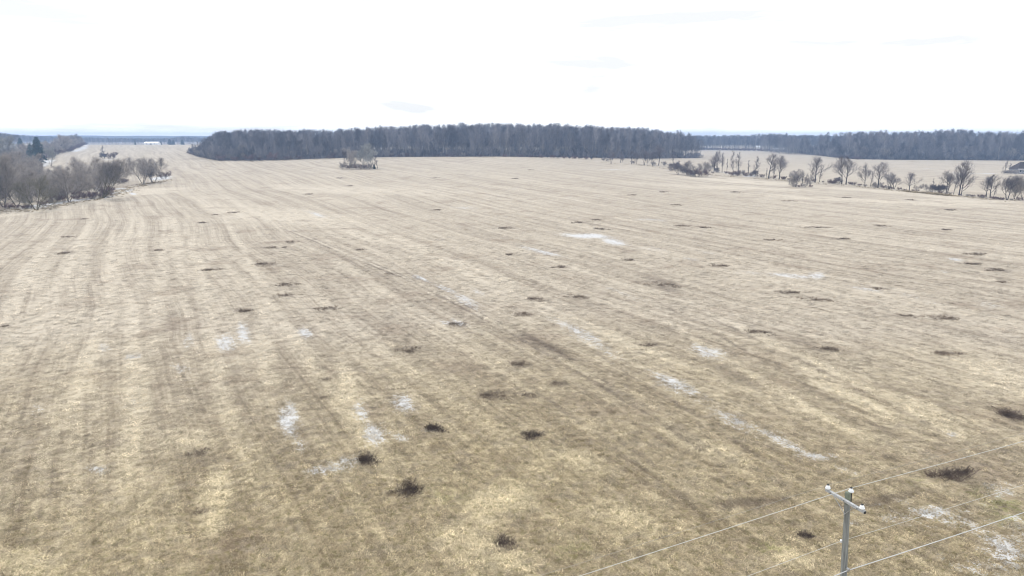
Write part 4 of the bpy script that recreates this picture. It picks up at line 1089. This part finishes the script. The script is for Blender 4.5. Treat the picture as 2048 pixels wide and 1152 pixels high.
# ------------------------------------------------------------------ buildings
def box(x0, x1, y0, y1, z0, z1):
    v = [(x0, y0, z0), (x1, y0, z0), (x1, y1, z0), (x0, y1, z0), (x0, y0, z1), (x1, y0, z1), (x1, y1, z1), (x0, y1, z1)]
    f = [(3, 2, 1, 0), (4, 5, 6, 7), (0, 1, 5, 4), (1, 2, 6, 5), (2, 3, 7, 6), (3, 0, 4, 7)]
    return v, f
def pmesh(name, vf, mat, smooth=False):
    V = []; Fc = []
    for v, f in (vf if isinstance(vf, list) else [vf]):
        o = len(V); V += list(v); Fc += [tuple(i + o for i in q) for q in f]
    me = bpy.data.meshes.new(name); me.from_pydata(V, [], Fc); me.materials.append(mat); me.update()
    return me
def gable_house(name, label, cat, loc, rotz, L, Wd, wall_h, roof_h, mw, mr, wins, door=None, over=.4, hip=False):
    t = thing(name, label, cat, loc, rotz)
    wv = [(-L / 2, -Wd / 2, -.6), (L / 2, -Wd / 2, -.6), (L / 2, Wd / 2, -.6), (-L / 2, Wd / 2, -.6), (-L / 2, -Wd / 2, wall_h), (L / 2, -Wd / 2, wall_h), (L / 2, Wd / 2, wall_h), (-L / 2, Wd / 2, wall_h), (-L / 2, 0, wall_h + roof_h), (L / 2, 0, wall_h + roof_h)]
    wf = [(0, 1, 5, 4), (2, 3, 7, 6), (1, 2, 6, 9, 5), (3, 0, 4, 8, 7)]
    if hip: wv = wv[:8]; wf = [(0, 1, 5, 4), (2, 3, 7, 6), (1, 2, 6, 5), (3, 0, 4, 7), (4, 5, 6, 7)]
    part('wall', pmesh('wall', (wv, wf), mw), t)
    rv = []; rf = []
    k = roof_h / (Wd / 2)
    for s_ in (-1, 1):
        y1 = s_ * (Wd / 2 + over); z1 = wall_h - over * k; th = .14
        b0 = len(rv)
        rv += [(-L / 2 - over, 0, wall_h + roof_h + .03), (L / 2 + over, 0, wall_h + roof_h + .03), (L / 2 + over, y1, z1 + .03), (-L / 2 - over, y1, z1 + .03)]
        rv += [(a, b, c + th) for a, b, c in rv[b0:b0 + 4]]
        rf += [tuple(b0 + i for i in q) for q in ((3, 2, 1, 0), (4, 5, 6, 7), (0, 1, 5, 4), (1, 2, 6, 5), (2, 3, 7, 6), (3, 0, 4, 7))]
    if hip:
        e = over; zb = wall_h - e * k; c_ = [(-L / 2 - e, -Wd / 2 - e), (L / 2 + e, -Wd / 2 - e), (L / 2 + e, Wd / 2 + e), (-L / 2 - e, Wd / 2 + e)]
        rv = [(a, b, zb + .02) for a, b in c_] + [(a, b, zb + .16) for a, b in c_] + [(-L / 2 + Wd * .38, 0, wall_h + roof_h + .16), (L / 2 - Wd * .38, 0, wall_h + roof_h + .16)]
        rf = [(3, 2, 1, 0), (0, 1, 5, 4), (1, 2, 6, 5), (2, 3, 7, 6), (3, 0, 4, 7), (4, 5, 9, 8), (6, 7, 8, 9), (5, 6, 9), (7, 4, 8)]
    rf_o = part('roof', pmesh('roof', (rv, rf), mr), t)
    zf = wall_h - over * k
    part('fascia', pmesh('fascia', [box(-L / 2 - over, L / 2 + over, -Wd / 2 - over - .05, -Wd / 2 - over - .004, zf - .12, zf + .2)], M_TRIM), t)
    for (cx, cz, w, h) in wins:
        fo = part('window', pmesh('window', [box(cx - w / 2 - .1, cx + w / 2 + .1, -Wd / 2 - .06, -Wd / 2 - .003, cz - h / 2 - .1, cz + h / 2 + .1)], M_TRIM), t)
        part('pane', pmesh('pane', [box(cx - w / 2, cx + w / 2, -Wd / 2 - .075, -Wd / 2 - .062, cz - h / 2, cz + h / 2)], M_GLASS), fo)
    if door:
        cx, w, h = door
        d_ = part('door', pmesh('door', [box(cx - w / 2, cx + w / 2, -Wd / 2 - .07, -Wd / 2 - .003, 0, h)], M_DOOR), t)
        part('handle', pmesh('handle', [box(cx + w / 2 - .2, cx + w / 2 - .12, -Wd / 2 - .12, -Wd / 2 - .07, 1, 1.15)], M_STEEL), d_)
    return t
M_TRIM = simple_mat('white_trim', (0.8, 0.8, 0.8), .6, .05)
M_WHITE = simple_mat('white_siding', (0.78, 0.78, 0.77), .6, .06, 1.0)
M_GREYW = simple_mat('grey_siding', (0.22, 0.22, 0.24), .7, .1, 1.0)
M_ROOFD = simple_mat('dark_shingles', (0.05, 0.04, 0.04), .9, .3, 3.0)
M_ROOFW = simple_mat('white_metal_roof', (0.78, 0.79, 0.82), .5, .05, 1.0)
M_GLASS = simple_mat('window_glass', (0.03, 0.035, 0.04), .1, .1, spec=.5)
M_DOOR = simple_mat('door_paint', (0.25, 0.25, 0.27), .6, .1)
M_STEEL = simple_mat('galvanised_steel', (0.42, 0.43, 0.44), .45, .2, 12, metallic=.7)
# house at the right
g = ground(2052, 347.5); hs = g[3] / F
house = gable_house('house', 'grey-sided house with a dark roof and white eaves', 'house', (g[0], g[1] + 4, g[2]), R(-4), 30 * hs, 8.0, 2.9, 3.4, M_GREYW, M_ROOFD,
                    [(-13.2 * hs + .8, 1.5, 1.1, 1.2), (-3.0 * hs, 1.5, 1.0, 1.2), (4 * hs, 1.5, 1.6, 1.2)], (0.2, 1.0, 2.1), hip=True)
Lh = 30 * hs
part('porch_post', pmesh('porch_post', [box(-Lh / 2 + 3.3, -Lh / 2 + 3.5, -4.6, -4.42, -.5, 2.55)], M_TRIM), house)
part('chimney', pmesh('chimney', [box(1.0, 1.8, -.4, .4, 5.5, 7.3)], simple_mat('brick_chimney', (.25, .13, .1), .9, .2, 5)), house)
# white barn on the crest
g = at_depth(305, 1040); s_ = 1040 / F
barn_z = CAM_H - (288.5 - HORIZON) * s_
barn = gable_house('barn', 'long low white barn with a pale metal roof beyond the back field', 'barn', (g[0], g[1], min(g[2], barn_z)), R(6), 25 * s_, 12, 2.6, 2.0, M_WHITE, M_ROOFW,
                   [(-5.5, 1.6, 1.6, .8), (5.5, 1.6, 1.6, .8)], (0, 3.0, 2.3))
# small white house on the left
g = at_depth(55.5, 700); s_ = 700 / F
gable_house('farmhouse', 'small white house beyond the hedgerow beside a dark evergreen', 'house', (g[0], g[1], g[2]), R(30), 7.5 * s_ * 1.5, 5, 2.7, 2.0, M_WHITE, M_ROOFW, [(-1.4, 1.5, .9, 1.1), (1.4, 1.5, .9, 1.1)], (0, .9, 2.0))
# two pale far houses in the distant wood
for a, lab in ((1516, 'tiny white house glimpsed before the distant wood'), (1554, 'pale low house glimpsed right of the tiny white one before the distant wood')):
    g = at_depth(a, 1000); gable_house('farmhouse', lab, 'house', g[:3], R(-15), 5.0 if a < 1530 else 7.5, 4, 5.2 if a < 1530 else 2.8, 1.6, M_WHITE, M_ROOFW, [(-1.2, 1.5, .9, 1.1), (1.2, 1.5, .9, 1.1)])

# ------------------------------------------------------------------ power line
M_POLE = simple_mat('weathered_pole', (0.20, 0.21, 0.205), .9, .4, 3.0, stretch=(8, 8, .5))
M_ARM = simple_mat('weathered_crossarm', (0.36, 0.37, 0.38), .85, .3, 5.0, stretch=(.6, 6, 6))
M_PORC = simple_mat('white_porcelain', (0.82, 0.83, 0.85), .25, .04, spec=.5)
M_CAP = simple_mat('black_iron', (0.03, 0.03, 0.032), .6, .2)
M_WIRE = simple_mat('aluminium_wire', (0.50, 0.50, 0.48), .5, .1)
M_CABLE = simple_mat('pale_cable', (0.50, 0.51, 0.52), .5, .08)
M_MOSS = simple_mat('mossy_pole_top', (0.165, 0.185, 0.145), .95, .4, 5)

TOPZ = 9.2
rx, ry, rz_ = ray(1696, 984)
tt = (TOPZ - CAM_H) / rz_
PX, PY = rx * tt, ry * tt
PZ = float(zt(PX, PY))
def plane_hit(px, py, z):
    a, b_, c = ray(px, py); q = (z - CAM_H) / c
    return np.array([a * q, b_ * q])
LINE = R(65)
wdir = np.array([math.sin(LINE), math.cos(LINE), 0]); adir = np.array([-math.cos(LINE), math.sin(LINE), 0])

def lathe(prof, n=12):
    V = []; Fc = []
    for r_0, z_0 in prof:
        for k in range(n):
            a = 2 * math.pi * k / n; V.append((math.cos(a) * r_0, math.sin(a) * r_0, z_0))
    for i in range(len(prof) - 1):
        for k in range(n):
            k2 = (k + 1) % n
            Fc.append((i * n + k, i * n + k2, (i + 1) * n + k2, (i + 1) * n + k))
    Fc.append(tuple(range(n - 1, -1, -1))); Fc.append(tuple((len(prof) - 1) * n + k for k in range(n)))
    return V, Fc
def moved(vf, mat):
    return [tuple(mat @ Vector(v)) for v in vf[0]], vf[1]
def rod(p, q, r0, r1=None, n=8):
    p = Vector(p); q = Vector(q); L = (q - p).length
    m = Matrix.Translation(p) @ (q - p).to_track_quat('Z', 'Y').to_matrix().to_4x4()
    return moved(lathe([(r0, 0), (r0 if r1 is None else r1, L)], n), m)
def smooth(me):
    me.polygons.foreach_set('use_smooth', np.ones(len(me.polygons), bool)); return me

ARM_L = 1.66
def build_pole(loc, label, arm_tilt):
    t = thing('utility_pole', label, 'utility pole', loc, -LINE + math.pi / 2, group='utility poles of the power line')
    # local x: along the wires, local y: along the crossarm (away from the camera)
    H_ = TOPZ - loc[2]
    prof = [(.14, -.8)] + [(.14 - .05 * k / 12 + .003 * math.sin(k * 2.3), H_ * k / 12) for k in range(1, 12)] + [(.088, H_ - .03), (.078, H_)]
    pole = part('pole', smooth(pmesh('pole', lathe(prof, 16), M_POLE)), t)
    part('pole_top', smooth(pmesh('pole_top', lathe([(.0955, H_ - .42), (.0925, H_ - .02), (.080, H_ + .006)], 16), M_MOSS)), pole)
    az = H_ - .26
    arm_rot = Matrix.Translation((-.138, 0, az)) @ Matrix.Rotation(R(-4), 4, 'Z') @ Matrix.Rotation(arm_tilt, 4, 'X')
    arm = part('crossarm', pmesh('crossarm', moved(box(-.046, .046, -ARM_L / 2, ARM_L / 2, -.05, .05), arm_rot), M_ARM), t)
    bv = arm.modifiers.new('bevel', 'BEVEL'); bv.width = .012; bv.segments = 2
    def ap(y, z, x=0): return arm_rot @ Vector((x, y, z))
    for y in (-.95, 0, .95):
        part('bolt', smooth(pmesh('bolt', rod(ap(y * .6 if y else 0, 0, -.08), ap(y * .6 if y else 0, 0, -.05), .016), M_CAP)), arm)
    for y in (-1, 1):
        br = part('brace', pmesh('brace', [rod(ap(y * .42, -.04, -.05), (-.1, 0, az - .52), .013)], M_STEEL), t)
    part('brace_bolt', smooth(pmesh('brace_bolt', rod((-.15, 0, az - .52), (-.09, 0, az - .52), .02), M_STEEL)), t)
    part('through_bolt', smooth(pmesh('through_bolt', rod(ap(0, 0, -.09), (.13, 0, az), .014), M_STEEL)), t)
    tips = []
    for nm, base in (('far', ap(ARM_L / 2 - .09, .05)), ('near', ap(-ARM_L / 2 + .12, .05)), ('top', Vector((.115, -.03, H_ - .02)))):
        ins = thing_part_insulator(t, base, nm == 'top')
        tips.append(base + Vector((0, 0, .17)))
    # loose end plate under the near end of the arm, spool for the neutral, clamp for the cable
    part('end_plate', pmesh('end_plate', moved(box(-.045, .045, -ARM_L / 2 - .012, -ARM_L / 2 - .002, -.055, .03), arm_rot), M_CAP), arm)
    return t, tips
def thing_part_insulator(t, base, bracket):
    m = Matrix.Translation(base)
    pin = pmesh('pin', moved(lathe([(.014, -.12 if bracket else -.02), (.014, .06)], 8), m), M_CAP)
    body = part('insulator', smooth(pmesh('insulator', moved(lathe([(.03, .02), (.08, .022), (.09, .04), (.085, .06), (.06, .07), (.072, .08), (.074, .10), (.055, .115), (.04, .12), (.04, .135), (.047, .145), (.04, .16), (.02, .165)], 16), m), M_PORC)), t)
    part('pin', pin, body)
    part('cap', smooth(pmesh('cap', moved(lathe([(.040, .160), (.044, .178), (.03, .19)], 12), m), M_CAP)), body)
    if bracket:
        part('pole_top_bracket', pmesh('pole_top_bracket', [moved(box(-.02, .012, -.03, .03, -.36, -.02), m)], M_CAP), t)
    return body

# tilt of the arm so that both ends fall where the photograph has them
pole_t, tips = build_pole((PX, PY, PZ), 'grey wooden utility pole with a crossarm and white insulators in the field corner', R(0.5))
LEAN = R(-3.2)
pole_t.location.x += (TOPZ - PZ) * math.sin(-LEAN)
pole_t.rotation_euler = (Matrix.Rotation(LEAN, 4, 'Y') @ Matrix.Rotation(-LINE + math.pi / 2, 4, 'Z')).to_euler()
SPAN = 62.0
def along_line(k): return (PX + wdir[0] * SPAN * k, PY + wdir[1] * SPAN * k)
poles = {0: (pole_t, tips, PZ)}
for k in (-1, 1):
    xx, yy = along_line(k); zz = float(zt(xx, yy))
    poles[k] = build_pole((xx, yy, zz), 'next utility pole along the wires, %s' % ('toward the road bend' if k > 0 else 'back behind the near one'), R(0)) + (zz,)
bpy.context.view_layer.update()
def wpt(k, local):
    return poles[k][0].matrix_world @ Vector(local)

def wire(name, label, local_fn, radius, mat, sag, cat='wire', n=26):
    pts = []
    for k0, k1 in ((-1, 0), (0, 1)):
        a = wpt(k0, local_fn(k0)); b_ = wpt(k1, local_fn(k1))
        for i in range(n):
            s_ = i / n; p = a.lerp(b_, s_); p.z -= sag * 4 * s_ * (1 - s_); pts.append(p)
    pts.append(b_)
    cu = [(*pts[i], *pts[i + 1], radius, radius) for i in range(len(pts) - 1)]
    me = tube_mesh(name, [(cu, 8, 0)], [mat])
    o = bpy.data.objects.new(name, me); C.objects.link(o)
    tag(o, label, cat, 'wires of the power line')
    return o
wire('power_wire', 'thin wire on the far insulator of the crossarm', lambda k: poles[k][1][0] + Vector((0, .04, -.04)), .0045, simple_mat('dull_wire', (.32, .30, .27), .6, .1), .4)
wire('power_wire', 'bright wire on the insulator at the top of the utility pole', lambda k: poles[k][1][2] + Vector((0, .05, -.04)), .0095, M_WIRE, 0.4)
def pole_side(zz_from_top, y): return lambda k: Vector((0, y, TOPZ - poles[k][2] - zz_from_top))
wire('neutral_wire', 'thin lower wire fixed to the side of the utility pole', pole_side(1.92, .15), .0065, M_WIRE, .5)
wire('telephone_cable', 'thick pale cable lowest on the utility pole', pole_side(2.88, -.17), .015, M_CABLE, .6)
for k in poles:
    t_ = poles[k][0]; H_ = TOPZ - poles[k][2]
    part('spool', smooth(pmesh('spool', moved(lathe([(.025, -.045), (.045, -.04), (.03, -.01), (.03, .01), (.045, .04), (.025, .045)], 12), Matrix.Translation((-.02, .15, H_ - 1.92))), M_PORC)), t_)
    part('cable_clamp', pmesh('cable_clamp', [box(-.05, .05, -.2, -.1, H_ - 2.91, H_ - 2.82)], M_STEEL), t_)

# ------------------------------------------------------------------ air
def haze():
    v, f = box(-3450, 3450, -3450, 3450, -9.0, 38.0)
    m = bpy.data.materials.new('haze'); m.use_nodes = True; n = m.node_tree; n.nodes.clear()
    out = n.nodes.new('ShaderNodeOutputMaterial'); pv = n.nodes.new('ShaderNodeVolumePrincipled')
    pv.inputs['Color'].default_value = (0.46, 0.65, 1.0, 1); pv.inputs['Density'].default_value = 0.0004; pv.inputs['Anisotropy'].default_value = 0.0
    n.links.new(pv.outputs['Volume'], out.inputs['Volume'])
    me = pmesh('haze', (v, f), m); o = bpy.data.objects.new('haze', me); C.objects.link(o)
    o['kind'] = 'stuff'; o['label'] = 'thin bluish winter haze over the fields'
haze()
